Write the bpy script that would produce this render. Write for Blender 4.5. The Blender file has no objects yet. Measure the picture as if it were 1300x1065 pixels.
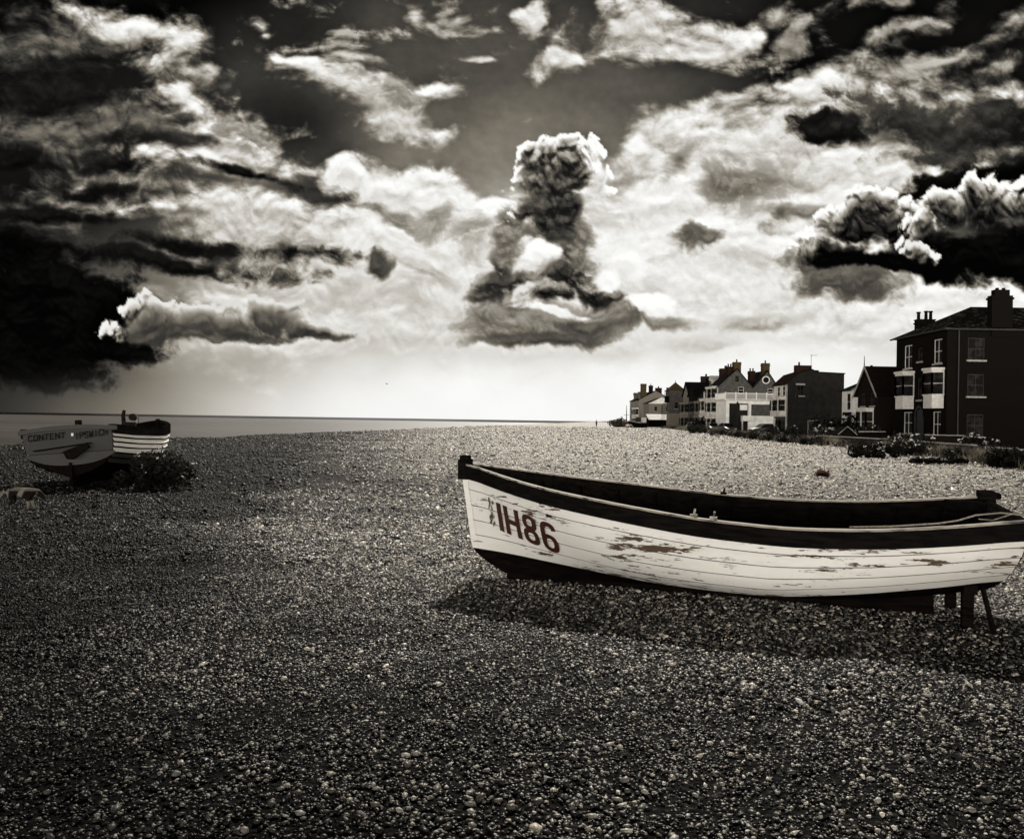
import bpy, bmesh, math, random
import numpy as np
from mathutils import Vector, Matrix, Euler

sc = bpy.context.scene
COL = sc.collection
R = math.radians
PI = math.pi

# ---------------------------------------------------------------- camera frame
EYE = 1.6                # camera height above the shingle
FOC = 1020.0             # focal length in units of a 1300 wide picture
ROLL = R(0.9)
CX, CY = 650.0, 532.9

def tang(px, py):
    """picture position -> tangents of bearing and elevation (world axes, camera looks along +Y)"""
    dx, dy = px - CX, py - CY
    x = dx * math.cos(ROLL) + dy * math.sin(ROLL)
    y = -dx * math.sin(ROLL) + dy * math.cos(ROLL)
    return x / FOC, -y / FOC

def at(px, py, Y):
    u, v = tang(px, py)
    return Vector((u * Y, Y, EYE + v * Y))

def on_ground(px, py, z=0.0):
    u, v = tang(px, py)
    Y = (z - EYE) / v
    return Vector((u * Y, Y, z))

cam_d = bpy.data.cameras.new('camera')
cam = bpy.data.objects.new('camera', cam_d)
COL.objects.link(cam)
cam_d.sensor_width = 36.0
cam_d.lens = 36.0 * FOC / 1300.0
cam_d.clip_start = 0.1
cam_d.clip_end = 30000.0
cam.matrix_world = Matrix.Translation((0, 0, EYE)) @ Matrix.Rotation(PI / 2, 4, 'X') @ Matrix.Rotation(ROLL, 4, 'Z')
sc.camera = cam
sc.view_settings.view_transform = 'Standard'
sc.view_settings.look = 'None'
sc.view_settings.exposure = 0.0
sc.view_settings.gamma = 1.0

# ---------------------------------------------------------------- node helper
class NT:
    def __init__(self, tree):
        self.t = tree
        self.n = tree.nodes
        self.l = tree.links
    def node(self, typ, **kw):
        nd = self.n.new(typ)
        for k, v in kw.items():
            setattr(nd, k, v)
        return nd
    def put(self, sock, val):
        if isinstance(val, bpy.types.NodeSocket):
            self.l.new(val, sock)
        elif val is not None:
            sock.default_value = val
    def math(self, op, a, b=None, c=None, clamp=False):
        nd = self.node('ShaderNodeMath', operation=op, use_clamp=clamp)
        self.put(nd.inputs[0], a)
        if b is not None: self.put(nd.inputs[1], b)
        if c is not None: self.put(nd.inputs[2], c)
        return nd.outputs[0]
    def add(self, a, b): return self.math('ADD', a, b)
    def sub(self, a, b): return self.math('SUBTRACT', a, b)
    def mul(self, a, b): return self.math('MULTIPLY', a, b)
    def vmath(self, op, a, b=None, s=None):
        nd = self.node('ShaderNodeVectorMath', operation=op)
        self.put(nd.inputs[0], a)
        if b is not None: self.put(nd.inputs[1], b)
        if s is not None: self.put(nd.inputs['Scale'], s)
        return nd.outputs['Value'] if op in ('LENGTH', 'DOT_PRODUCT', 'DISTANCE') else nd.outputs[0]
    def sep(self, v):
        nd = self.node('ShaderNodeSeparateXYZ'); self.put(nd.inputs[0], v)
        return nd.outputs
    def comb(self, x, y, z):
        nd = self.node('ShaderNodeCombineXYZ')
        for s, v in zip(nd.inputs, (x, y, z)): self.put(s, v)
        return nd.outputs[0]
    def noise(self, vec, scale, detail=4, rough=0.5, dist=0.0, lac=2.0, dims='3D', w=None, out=0, typ='FBM'):
        nd = self.node('ShaderNodeTexNoise', noise_dimensions=dims, noise_type=typ)
        if vec is not None: self.put(nd.inputs['Vector'], vec)
        self.put(nd.inputs['Scale'], scale); self.put(nd.inputs['Detail'], detail)
        self.put(nd.inputs['Roughness'], rough); self.put(nd.inputs['Distortion'], dist)
        self.put(nd.inputs['Lacunarity'], lac)
        if w is not None: self.put(nd.inputs['W'], w)
        return nd.outputs[out]
    def voro(self, vec, scale, feature='F1', out='Distance', detail=0.0, rand=1.0, smooth=None, rough=0.5):
        nd = self.node('ShaderNodeTexVoronoi', feature=feature)
        if vec is not None: self.put(nd.inputs['Vector'], vec)
        self.put(nd.inputs['Scale'], scale); self.put(nd.inputs['Randomness'], rand)
        if 'Detail' in nd.inputs: self.put(nd.inputs['Detail'], detail)
        if 'Roughness' in nd.inputs: self.put(nd.inputs['Roughness'], rough)
        if smooth is not None and 'Smoothness' in nd.inputs: self.put(nd.inputs['Smoothness'], smooth)
        return nd.outputs[out]
    def maprange(self, v, a, b, c=0.0, d=1.0, typ='SMOOTHSTEP', clamp=True):
        nd = self.node('ShaderNodeMapRange', interpolation_type=typ, clamp=clamp)
        for s, x in zip(nd.inputs, (v, a, b, c, d)): self.put(s, x)
        return nd.outputs[0]
    def mix(self, f, a, b):
        nd = self.node('ShaderNodeMix', data_type='FLOAT')
        self.put(nd.inputs[0], f); self.put(nd.inputs[2], a); self.put(nd.inputs[3], b)
        return nd.outputs[0]
    def mixc(self, f, a, b, blend='MIX'):
        nd = self.node('ShaderNodeMix', data_type='RGBA', blend_type=blend)
        self.put(nd.inputs[0], f); self.put(nd.inputs[6], a); self.put(nd.inputs[7], b)
        return nd.outputs[2]
    def ramp(self, f, stops, interp='LINEAR'):
        nd = self.node('ShaderNodeValToRGB')
        cr = nd.color_ramp; cr.interpolation = interp
        while len(cr.elements) < len(stops): cr.elements.new(0.5)
        for e, (p, c) in zip(cr.elements, stops):
            e.position = p
            e.color = (c, c, c, 1) if isinstance(c, (int, float)) else (*c[:3], 1)
        self.put(nd.inputs[0], f)
        return nd.outputs[0]

def s2l(c):
    return c / 12.92 if c <= 0.04045 else ((c + 0.055) / 1.055) ** 2.4
# ---------------------------------------------------------------- procedural noise on arrays
_rng = np.random.RandomState(5)
_PT = np.concatenate([_rng.permutation(256)] * 2).astype(np.int32)
_GA = np.linspace(0, 2 * PI, 256, endpoint=False)
_GX, _GY = np.cos(_GA).astype(np.float32), np.sin(_GA).astype(np.float32)
def perlin(x, y, seed=0):
    x = np.asarray(x, np.float32) + np.float32(seed * 3.717); y = np.asarray(y, np.float32) - np.float32(seed * 1.931)
    xf = np.floor(x); yf = np.floor(y)
    ix = xf.astype(np.int32) & 255; iy = yf.astype(np.int32) & 255
    fx = x - xf; fy = y - yf
    u = fx * fx * fx * (fx * (fx * 6 - 15) + 10); v = fy * fy * fy * (fy * (fy * 6 - 15) + 10)
    a0 = _PT[ix]; a1 = _PT[(ix + 1) & 255]; iy1 = (iy + 1) & 255
    def g(h, ax, ay): return _GX[h] * ax + _GY[h] * ay
    n00 = g(_PT[a0 + iy], fx, fy); n10 = g(_PT[a1 + iy], fx - 1, fy)
    n01 = g(_PT[a0 + iy1], fx, fy - 1); n11 = g(_PT[a1 + iy1], fx - 1, fy - 1)
    a = n00 + (n10 - n00) * u; b = n01 + (n11 - n01) * u
    return (a + (b - a) * v) * 1.5
def fbm(x, y, octaves=5, seed=0, gain=0.5, lac=2.03):
    s = np.zeros_like(x); a = 1.0; t = 0.0
    for i in range(octaves):
        s += a * perlin(x, y, seed + i * 17); t += a
        x = x * lac + 13.7; y = y * lac - 7.1; a *= gain
    return s / t * 1.6
def billow(x, y, octaves=5, seed=0, gain=0.52, lac=2.07):
    s = np.zeros_like(x); a = 1.0; t = 0.0
    for i in range(octaves):
        s += a * np.abs(perlin(x, y, seed + i * 31)); t += a
        x = x * lac + 5.3; y = y * lac + 9.2; a *= gain
    return s / t * 2.2          # rounded lumps split by sharp creases, about 0..1
def sstep(a, b, x):
    t = np.clip((x - a) / (b - a), 0, 1)
    return t * t * (3 - 2 * t)
def smax(a, b, k):
    h = np.clip(0.5 + 0.5 * (a - b) / k, 0, 1)
    return b + (a - b) * h + k * h * (1 - h)

# ---------------------------------------------------------------- the cloudscape
def paint_sky(X, Y, st):
    """tone (0..1, display) of the sky for arrays of bearing / height given in tangent units x 1020"""
    nw = lambda sc_, amp, o, sd, sx=1.0: (fbm(X / sc_ * sx, Y / sc_, o, sd) * amp, fbm(X / sc_ * sx + 40, Y / sc_ + 90, o, sd + 5) * amp)
    a1 = nw(190., 26., 3, 1); a2 = nw(60., 13., 5, 2); a3 = nw(120., 40., 6, 3, .55)
    C1 = (X + a1[0], Y + a1[1] * .7)
    C2 = (X + a1[0] * .5 + a2[0], Y + a1[1] * .35 + a2[1])
    C3 = (X + a1[0] * .6 + a3[0] * 1.2, Y + a1[1] * .4 + a3[1] * .5)
    C4 = (X + a1[0] * .22 + a2[0] * .75, Y + a1[1] * .15 + a2[1] * .75)
    def cut(Cc, S): return (Cc[0][S], Cc[1][S])
    def ell(Cc, cx, cy, rx, ry, rot=0.0):
        dx = Cc[0] - cx; dy = Cc[1] - cy
        c, s = math.cos(R(rot)), math.sin(R(rot))          # positive: right end rises
        u = (dx * c - dy * s) / rx; v = (dx * s + dy * c) / ry
        return np.sqrt(u * u + v * v)
    def up(T, n, step=3, lx=0.0):                          # light that has come down through n steps of cloud
        tau = np.zeros_like(T); Tp = np.clip(T, 0, 1)
        for i in range(1, n + 1):
            k = i * step; sh = int(round(lx * k))
            r = np.zeros_like(Tp); r[k:, :] = Tp[:-k, :]
            if sh: r = np.roll(r, sh, axis=1)
            tau += r
        return tau
    def blur(A, n):
        for _ in range(2):
            for ax in (0, 1):
                c = np.cumsum(np.pad(A, [(n + 1, n) if i == ax else (0, 0) for i in (0, 1)], mode='edge'), axis=ax)
                A = (np.take(c, np.arange(2 * n + 1, c.shape[ax]), axis=ax) - np.take(c, np.arange(0, c.shape[ax] - 2 * n - 1), axis=ax)) / (2 * n + 1)
        return A
    def boxed(fn):                                         # work only where the cloud is
        def run(L, blobs, *a, **k):
            h, w = X.shape
            x0 = min(b[0] - max(b[2], b[3]) * 1.5 for b in blobs) - 70; x1 = max(b[0] + max(b[2], b[3]) * 1.5 for b in blobs) + 70
            y0 = min(b[1] - b[3] * 1.6 - b[2] * abs(math.sin(R(b[4] if len(b) > 4 else 0))) * 1.5 for b in blobs) - 60
            y1 = max(b[1] + b[3] * 1.6 + b[2] * abs(math.sin(R(b[4] if len(b) > 4 else 0))) * 1.5 for b in blobs) + 60
            i0 = int(np.clip((x0 - X[0, 0]) / st, 0, w - 12)); i1 = int(np.clip((x1 - X[0, 0]) / st, i0 + 12, w))
            j0 = int(np.clip((y0 - Y[0, 0]) / st, 0, h - 12)); j1 = int(np.clip((y1 - Y[0, 0]) / st, j0 + 12, h))
            S = (slice(j0, j1), slice(i0, i1))
            out = L.copy()
            out[S] = fn(L[S], S, blobs, *a, **k)
            return out
        return run
    # 1. open sky: glow over the horizon, dark overhead and out to the sides
    L = 0.03 + 0.93 * np.clip(1 - ell((X, Y), 730, 560, 980, 640), 0, 1) ** 0.75
    for b in [(560, 60, 260, 190, 0, .31, .9), (640, 190, 200, 100, 0, .47, .9), (860, 130, 220, 120, 0, .31, .9),
              (40, 190, 330, 330, 0, .09, .95), (370, 170, 150, 90, -25, .13, .9), (390, 40, 130, 70, 0, .15, .9), (500, 50, 110, 100, 0, .29, .85),
              (420, 255, 130, 60, 8, .24, .9), (1120, 30, 400, 150, 6, .07, .95), (1310, 180, 190, 300, 0, .10, .95),
              (1010, 100, 150, 70, 30, .07, .9), (200, 490, 420, 50, 0, .50, .8), (10, 480, 260, 70, 0, .20, .95), (-120, 520, 220, 60, 0, .2, 1),
              (660, 510, 470, 90, 0, .97, .95), (990, 470, 300, 110, 0, .96, .95)]:
        m = sstep(1.0, 0.05, ell(C1, *b[:5])) * b[6]
        L = L * (1 - m) + b[5] * m
    hv = fbm(X / 150, Y / 90, 5, 11)
    L = L * (1 + .10 * hv)
    # 2. torn bright sheets
    @boxed
    def sheet(L, S, blobs, amp=.9, top=.95, lo=.45, sx=.55, sc_=95., seed=21, thr=.18, soft=.55, Cc=None, relief=.9):
        Cc = cut(Cc or C3, S)
        M = None
        for b in blobs:
            m = (1 - ell(Cc, *b[:5])) * (b[5] if len(b) > 5 else 1.0)
            M = m if M is None else smax(M, m, .2)
        f = fbm(Cc[0] / sc_ * sx, Cc[1] / sc_ * 1.25, 7, seed, .58)
        bl = billow(C2[0][S] / 70., C2[1][S] / 52., 5, seed + 3, .55)
        d = M + f * amp * .55 + (bl - .4) * amp * .45
        a = sstep(thr - .12, thr + soft, d)
        g = d - np.roll(np.roll(d, 5, axis=0), -1, axis=1)   # brighter towards the sun above
        e = d - blur(d, 9)
        lit = np.clip(.62 + g * relief * .55 + e * .45, 0, 1)
        tone = (lo + (top - lo) * lit)
        return L * (1 - a) + tone * a
    # the left-hand swath
    L = sheet(L, [(80, 50, 210, 55, 10, .8), (80, 170, 220, 60, 0, .75), (60, 260, 200, 40, 0, .6), (180, 160, 160, 60, -10, .8)], lo=.10, top=.50, thr=.3)
    L = sheet(L, [(215, 80, 75, 70, -50), (245, 120, 80, 45, -60), (310, 178, 130, 42, -24, 1.1), (360, 205, 90, 24, -18), (250, 205, 140, 28, -8, .8), (150, 30, 120, 26, -12, .8)], lo=.34, top=.98, thr=.20, soft=.7)
    L = sheet(L, [(200, 262, 170, 26, -4, .8), (330, 282, 200, 40, -8, 1.1), (430, 300, 150, 34, -4), (480, 305, 110, 30, 0), (150, 235, 160, 20, -4, .6)], lo=.34, top=.95, seed=33, thr=.22, soft=.7)
    L = sheet(L, [(400, 95, 60, 22, -28), (450, 120, 90, 30, -22), (520, 128, 70, 18, 6), (500, 160, 70, 26, -18), (540, 170, 60, 12, 0, .8)], lo=.32, top=.92, seed=37, thr=.22)
    L = sheet(L, [(325, 26, 50, 16, -30, .8), (350, 44, 24, 10, 0, .7), (550, 15, 36, 30, -40, .8), (606, 20, 16, 18, 0, .8), (447, 84, 30, 12, -10, .8), (575, 28, 24, 20, -30, .7), (608, 82, 14, 8, 0, .8), (262, 95, 60, 22, -20, .6)], lo=.3, top=.75, seed=41, thr=.25)
    L = sheet(L, [(420, 60, 190, 110, 0, .62), (600, 50, 120, 80, 0, .55), (330, 170, 120, 70, 0, .6), (960, 60, 140, 80, 0, .55)], amp=1.5, lo=.20, top=.62, seed=42, thr=.62, soft=.5, sc_=60.)
    L = sheet(L, [(694, 28, 26, 40, 0, 1), (722, 85, 64, 24, 4, 1.1), (735, 45, 34, 28, 20, .7)], lo=.32, top=.88, seed=43, thr=.22)
    L = sheet(L, [(830, 40, 66, 44, 25, 1), (900, 50, 50, 42, 30, 1.1), (868, 66, 66, 26, 20, .9), (815, 14, 40, 24, 0, .7)], lo=.34, top=.95, seed=47, thr=.22)
    L = sheet(L, [(960, 14, 40, 30, 30, .7), (1010, 40, 130, 26, 28, .75), (1110, 55, 150, 24, 26, .75), (1080, 15, 120, 18, 24, .6), (1190, 72, 130, 24, 22, .85), (1270, 40, 110, 24, 22, .7), (1140, 95, 110, 22, 18, .8), (1270, 85, 80, 26, 16, .8)],
              lo=.10, top=.66, seed=53, thr=.32)
    L = sheet(L, [(905, 132, 46, 22, 20, .8), (912, 160, 40, 16, 0, .6)], lo=.3, top=.72, seed=57, thr=.25)
    # the great pale field right of the middle
    L = sheet(L, [(1010, 125, 130, 36, 16, 1), (1110, 130, 170, 40, 6, .9), (1230, 125, 150, 34, 6, .7), (960, 175, 170, 62, 14, 1.2), (1100, 215, 190, 60, -6, 1.1), (900, 225, 190, 60, 14, 1.1), (1010, 250, 230, 55, 0, 1.1), (1250, 205, 120, 24, 4, .6)],
              lo=.46, top=1.0, seed=61, thr=.12, soft=.8)
    L = sheet(L, [(820, 190, 90, 20, 24, .8), (780, 215, 60, 16, 20, .7), (840, 250, 130, 50, 10, 1.1), (830, 310, 220, 70, 0, 1.2), (950, 340, 260, 110, 0, 1.2), (760, 330, 160, 80, 0, 1), (1180, 395, 240, 60, 0, 1.1)],
              lo=.66, top=1.0, seed=67, thr=.02, soft=.7)
    L = sheet(L, [(455, 222, 50, 20, -10), (500, 232, 90, 34, -10, 1.1), (555, 215, 50, 22, -8), (570, 262, 100, 42, -18, 1.1), (620, 268, 50, 30, 0), (560, 320, 150, 70, -10, 1.1), (620, 340, 130, 80, 0, 1.1), (480, 290, 60, 30, 0, .8)],
              lo=.60, top=1.0, seed=71, thr=.10, soft=.5, Cc=C2)
    L = sheet(L, [(430, 345, 260, 40, 0, .9), (300, 370, 200, 28, 0, .7), (480, 420, 300, 70, 0, .8), (360, 440, 160, 26, 0, .8), (700, 440, 300, 60, 0, .8)], lo=.58, top=.90, seed=73, thr=.08, soft=.9)
    # 3. heavy cumulus against the light
    @boxed
    def cumulus(L, S, blobs, dark=.05, rim=.95, k=.30, amp=.55, size=46., edge=.10, n=16, seed=81, Cc=None, flat=1.0, lump=.30, keep=1.0, lx=0.0):
        Cc = cut(Cc or C4, S)
        M = None
        for b in blobs:
            m = (1 - ell(Cc, *b[:5])) * (b[5] if len(b) > 5 else 1.0)
            M = m if M is None else smax(M, m, .12)
        bl = billow(X[S] / size + a2[0][S] / 40, Y[S] / size * flat + a2[1][S] / 40, 5, seed, .44)
        fb = fbm(X[S] / (size * 2.2), Y[S] / (size * 1.6), 5, seed + 9, .55)
        T = M * 1.35 + (bl - .42) * amp + fb * amp * .40
        tau = up(np.clip(T, 0, .8), n, 3, lx)
        under = np.clip(tau / (n * .10), 0, 1)              # crisp lit tops, torn and smoky undersides
        a = sstep(0.0, edge + .55 * under * under, T - .05 * under) * keep
        thick = np.clip(T, 0, 1.2)
        light = np.exp(-k * tau - thick * .9)
        e = np.clip((bl - blur(bl, 4)) * 2.6, -.5, .8)
        g = np.clip((T - np.roll(T, 4, axis=0)) * 2.2, -.35, .6)
        tone = dark + (rim - dark) * np.clip(light * 1.15 + lump * (e * .5 + g * .6) * (light * 1.2 + .12), 0, 1)
        return L * (1 - a) + tone * a
    @boxed
    def smoke(L, S, blobs, dark, op=.9, seed=101, soft=.7, thr=.15, amp=.8, Cc=None, sc_=70., sx=.6):
        Cc = cut(Cc or C3, S)
        M = None
        for b in blobs:
            m = (1 - ell(Cc, *b[:5])) * (b[5] if len(b) > 5 else 1.0)
            M = m if M is None else smax(M, m, .2)
        f = fbm(Cc[0] / sc_ * sx, Cc[1] / sc_, 7, seed, .60)
        bl = billow(X[S] / (sc_ * .62) + a2[0][S] / 30, Y[S] / (sc_ * .5) + a2[1][S] / 30, 6, seed + 4, .6)
        d = M * 1.1 + f * amp * .62 + (bl - .42) * amp * .55
        a = sstep(thr - .1, thr + soft, d) * op
        g = np.clip(d - np.roll(d, 4, axis=0), -.3, .3)
        tone = dark + (.03 + .25 * dark) * f + np.clip(.35 * g + .30 * (bl - .45), -.1, .3) * (.10 + dark)
        return L * (1 - a) + np.clip(tone, .012, 1) * a
    # left: bars and bank
    L = smoke(L, [(70, 268, 130, 22, 2), (110, 240, 90, 12, 0, .8), (240, 305, 120, 16, -4), (230, 330, 190, 20, -2), (20, 205, 80, 20, 0), (150, 215, 70, 10, 0, .7), (300, 222, 120, 12, -14, .8), (20, 320, 120, 18, 0), (400, 322, 90, 12, -2, .7)], .05, .9)
    L = smoke(L, [(20, 125, 120, 34, 0), (60, 92, 110, 18, 6, .8)], .10, .7, 104)
    L = smoke(L, [(0, 415, 210, 90, 0, 1.3), (90, 380, 120, 34, -14, 1.1), (110, 445, 130, 30, 0, 1.1), (-60, 330, 200, 50, 0)], .025, .98, 105, .45, .12)
    L = cumulus(L, [(200, 415, 60, 30, 0), (265, 408, 60, 24, 4), (345, 404, 50, 24, 0, 1.1), (300, 412, 80, 18, 0), (400, 420, 50, 11, -8)], .20, .80, .22, .7, 34, .14, 12, 107, lump=.5)
    L = smoke(L, [(250, 428, 120, 10, 0), (330, 426, 90, 10, -2), (400, 425, 50, 7, -6)], .24, .8, 108, .5, .1, .8, C4)
    # middle: scraps
    L = smoke(L, [(478, 262, 30, 12, -20), (505, 275, 34, 24, -30), (545, 285, 40, 30, 0, .8), (600, 300, 40, 30, 0, .6)], .42, .75, 111, .6, .2, .9, C2)
    L = smoke(L, [(482, 340, 18, 20, 0)], .22, .85, 113, .5, .15, .6, C2)
    L = smoke(L, [(540, 350, 60, 14, -20, .8)], .55, .7, 115, .6, .2, .9, C2)
    L = smoke(L, [(1050, 164, 56, 28, -4, 1.2)], .07, .95, 117, .6, .12, .8, C2)
    L = smoke(L, [(1150, 152, 100, 34, -6), (1230, 170, 70, 24, 0, .8), (1280, 150, 60, 40, 0), (1200, 195, 120, 12, 0, .7)], .15, .8, 119, .6, .2, 1.2)
    L = smoke(L, [(950, 232, 85, 34, 6, 1.2), (1040, 262, 70, 16, 0, .7), (880, 205, 60, 14, 20, .7)], .44, .9, 121, .6, .12, .7)
    L = smoke(L, [(892, 302, 38, 20, 0, 1.1)], .30, .85, 123, .6, .15, .9, C2)
    L = smoke(L, [(1003, 272, 30, 22, 24), (985, 288, 26, 10, 10, .7)], .38, .8, 125, .6, .2, .9, C2)
    L = smoke(L, [(960, 412, 80, 22, 0), (840, 402, 70, 12, -4), (900, 440, 80, 10, 0, .6), (960, 330, 60, 20, 0, .5)], .55, .75, 127, .7, .15, .7)
    L = smoke(L, [(1200, 238, 50, 20, 8), (1180, 250, 60, 12, 0, .8), (1300, 232, 70, 40, 0)], .05, .95, 129, .5, .12, .8, C2)
    # right: the heavy pair
    L = smoke(L, [(1075, 350, 80, 34, 0, 1.1), (1030, 330, 60, 20, 0, .8)], .22, .85, 131, .7, .1, .8, C2)
    L = cumulus(L, [(1110, 262, 34, 28, 0, 1.1), (1085, 290, 50, 30, 0, 1.1), (1145, 292, 44, 40, 0, 1.1), (1050, 315, 50, 18, 0)], .035, 1.0, .20, .62, 26, .22, 18, 133, lump=.85)
    L = cumulus(L, [(1200, 268, 40, 30, 0, 1.1), (1262, 266, 52, 40, 0, 1.1), (1240, 248, 30, 24, 0), (1330, 280, 80, 60, 0, 1.2), (1180, 300, 44, 26, 0)], .03, .96, .17, .62, 28, .22, 18, 137, lump=.85)
    L = smoke(L, [(1215, 330, 110, 26, 0, 1.4), (1270, 325, 120, 38, 0, 1.4), (1075, 325, 60, 16, 0, 1.1), (1120, 330, 40, 16, 0, 1.), (1360, 330, 140, 60, 0, 1.5)], .022, .98, 139, .45, .12, .6, C2)
    L = cumulus(L, [(1168, 318, 26, 15, -10, 1.)], .10, .80, .25, .6, 20, .14, 8, 138, lump=1.0)
    # the tall cloud in the middle
    L = smoke(L, [(690, 415, 112, 28, 2, 1.2), (640, 402, 55, 26, 0), (770, 402, 50, 22, 0)], .40, .92, 141, .35, .10, .7, C4)
    L = smoke(L, [(700, 430, 100, 12, 2, 1.1), (640, 434, 60, 9, 0), (735, 412, 60, 12, 0)], .27, .8, 143, .6, .15, .8, C4)
    L = smoke(L, [(835, 404, 46, 11, -6, 1.), (800, 398, 36, 12, 0, .8)], .38, .75, 144, .6, .15, .7, C4)
    L = cumulus(L, [(632, 360, 38, 24, 0, 1.2), (660, 352, 44, 14, 6, 1.1), (612, 376, 26, 16, 0, .9), (640, 335, 24, 24, 20, .9)], .19, .80, .20, .6, 26, .40, 12, 145, lump=.9)
    L = cumulus(L, [(725, 350, 50, 30, -6, 1.2), (755, 370, 46, 24, -14, 1.2), (705, 368, 44, 20, 0, 1.1), (722, 318, 26, 30, 0, 1.), (738, 338, 36, 24, 0, 1.1)], .13, .80, .18, .6, 28, .40, 14, 147, lump=1.0)
    L = sheet(L, [(772, 352, 14, 22, -20, 1.), (686, 322, 25, 15, 0, 1.2), (805, 325, 50, 34, 0, 1), (825, 385, 36, 14, -10, 1.)], lo=.78, top=1., seed=149, thr=.10, soft=.35, Cc=C4)
    L = smoke(L, [(700, 394, 60, 6, -4, .9), (665, 386, 30, 6, 0, .9)], .78, .75, 150, .5, .2, .8, C4)
    L = smoke(L, [(654, 286, 30, 30, 30, 1.2), (645, 312, 24, 30, 16, 1.0), (736, 296, 24, 36, 0, 1.2), (730, 322, 24, 26, 0, 1.), (668, 300, 22, 16, 0, .8)], .40, .9, 151, .6, .10, .8, C4, 40.)
    L = cumulus(L, [(760, 226, 22, 24, 0, 1.1), (772, 240, 14, 12, 0), (752, 203, 20, 24, 0)], .72, 1.0, .10, .45, 22, .10, 8, 153, lump=1.1)
    L = cumulus(L, [(684, 206, 30, 24, 0, 1.25), (724, 206, 34, 30, 0, 1.25), (724, 186, 20, 15, 0, 1.2), (676, 192, 18, 13, 0, 1.), (700, 196, 34, 20, 0, 1.2), (702, 232, 44, 30, 0, 1.25), (702, 258, 42, 32, 4, 1.25), (712, 284, 38, 28, 0, 1.2), (728, 262, 26, 34, 0, 1.15), (735, 226, 24, 22, 0, 1.1), (674, 272, 28, 18, 30, 1.)],
                .14, .96, .13, .50, 22, .18, 18, 157, lump=1.15)
    L = smoke(L, [(700, 362, 40, 10, 0, .8), (745, 352, 26, 10, -20, .8), (640, 370, 30, 8, 0, .8)], .62, .55, 161, .7, .2, .9, C4, 30.)
    L = smoke(L, [(684, 256, 30, 22, 30, .9), (700, 300, 42, 14, 0, .8)], .26, .6, 159, .6, .2, .9, C4, 34.)
    # haze towards the horizon, grain-fine mottle everywhere
    hz = sstep(430, 535, Y) * sstep(120, 560, X) * .85
    L = L * (1 - hz) + .965 * hz
    hzl = sstep(455, 535, Y) * sstep(560, -40, X) * .8
    L = L * (1 - hzl) + (np.interp(X, [-300, 0, 200, 400, 560], [.16, .22, .50, .80, .95])) * hzl
    L = L * (1 + .035 * fbm(X / 14, Y / 11, 4, 171) * sstep(480, 300, Y))
    # bite: local contrast of the toned print
    L = L + .26 * (L - blur(L, 8)) * sstep(500, 400, Y) + .05 * (L - blur(L, 2)) * sstep(500, 400, Y)
    c = np.clip(L, 0, 1)
    L = c + .20 * c * (1 - c) * (2 * c - .84) * 2.0
    return np.clip(L, 0.012, 1.0)
# ---------------------------------------------------------------- object helpers
def tag(o, label=None, cat=None, group=None, kind=None):
    if label: o['label'] = label
    if cat: o['category'] = cat
    if group: o['group'] = group
    if kind: o['kind'] = kind
    return o
def thing(name, label, cat, loc=(0, 0, 0), rotz=0.0, group=None):
    o = bpy.data.objects.new(name, None)
    COL.objects.link(o)
    o.empty_display_size = 0.2
    o.location = loc; o.rotation_euler = (0, 0, rotz)
    return tag(o, label, cat, group)
def link_mesh(name, me, m, parent=None):
    o = bpy.data.objects.new(name, me)
    COL.objects.link(o)
    if m is not None and not me.materials: me.materials.append(m)
    if parent is not None: o.parent = parent
    return o
def np_mesh(name, V, F, k, smooth=False, attrs=()):
    """mesh from arrays; every face has k corners"""
    me = bpy.data.meshes.new(name)
    V = np.ascontiguousarray(V, np.float32); F = np.ascontiguousarray(F, np.int32)
    me.vertices.add(len(V)); me.vertices.foreach_set('co', V.ravel())
    me.loops.add(F.size); me.loops.foreach_set('vertex_index', F.ravel())
    me.polygons.add(len(F))
    me.polygons.foreach_set('loop_start', np.arange(0, F.size, k, dtype=np.int32))
    me.polygons.foreach_set('loop_total', np.full(len(F), k, np.int32))
    if smooth: me.polygons.foreach_set('use_smooth', np.ones(len(F), bool))
    me.update(calc_edges=True)
    for an, typ, data in attrs:
        at_ = me.attributes.new(an, typ, 'POINT')
        at_.data.foreach_set('color' if typ == 'FLOAT_COLOR' else 'value', np.ascontiguousarray(data, np.float32).ravel())
    return me

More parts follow.
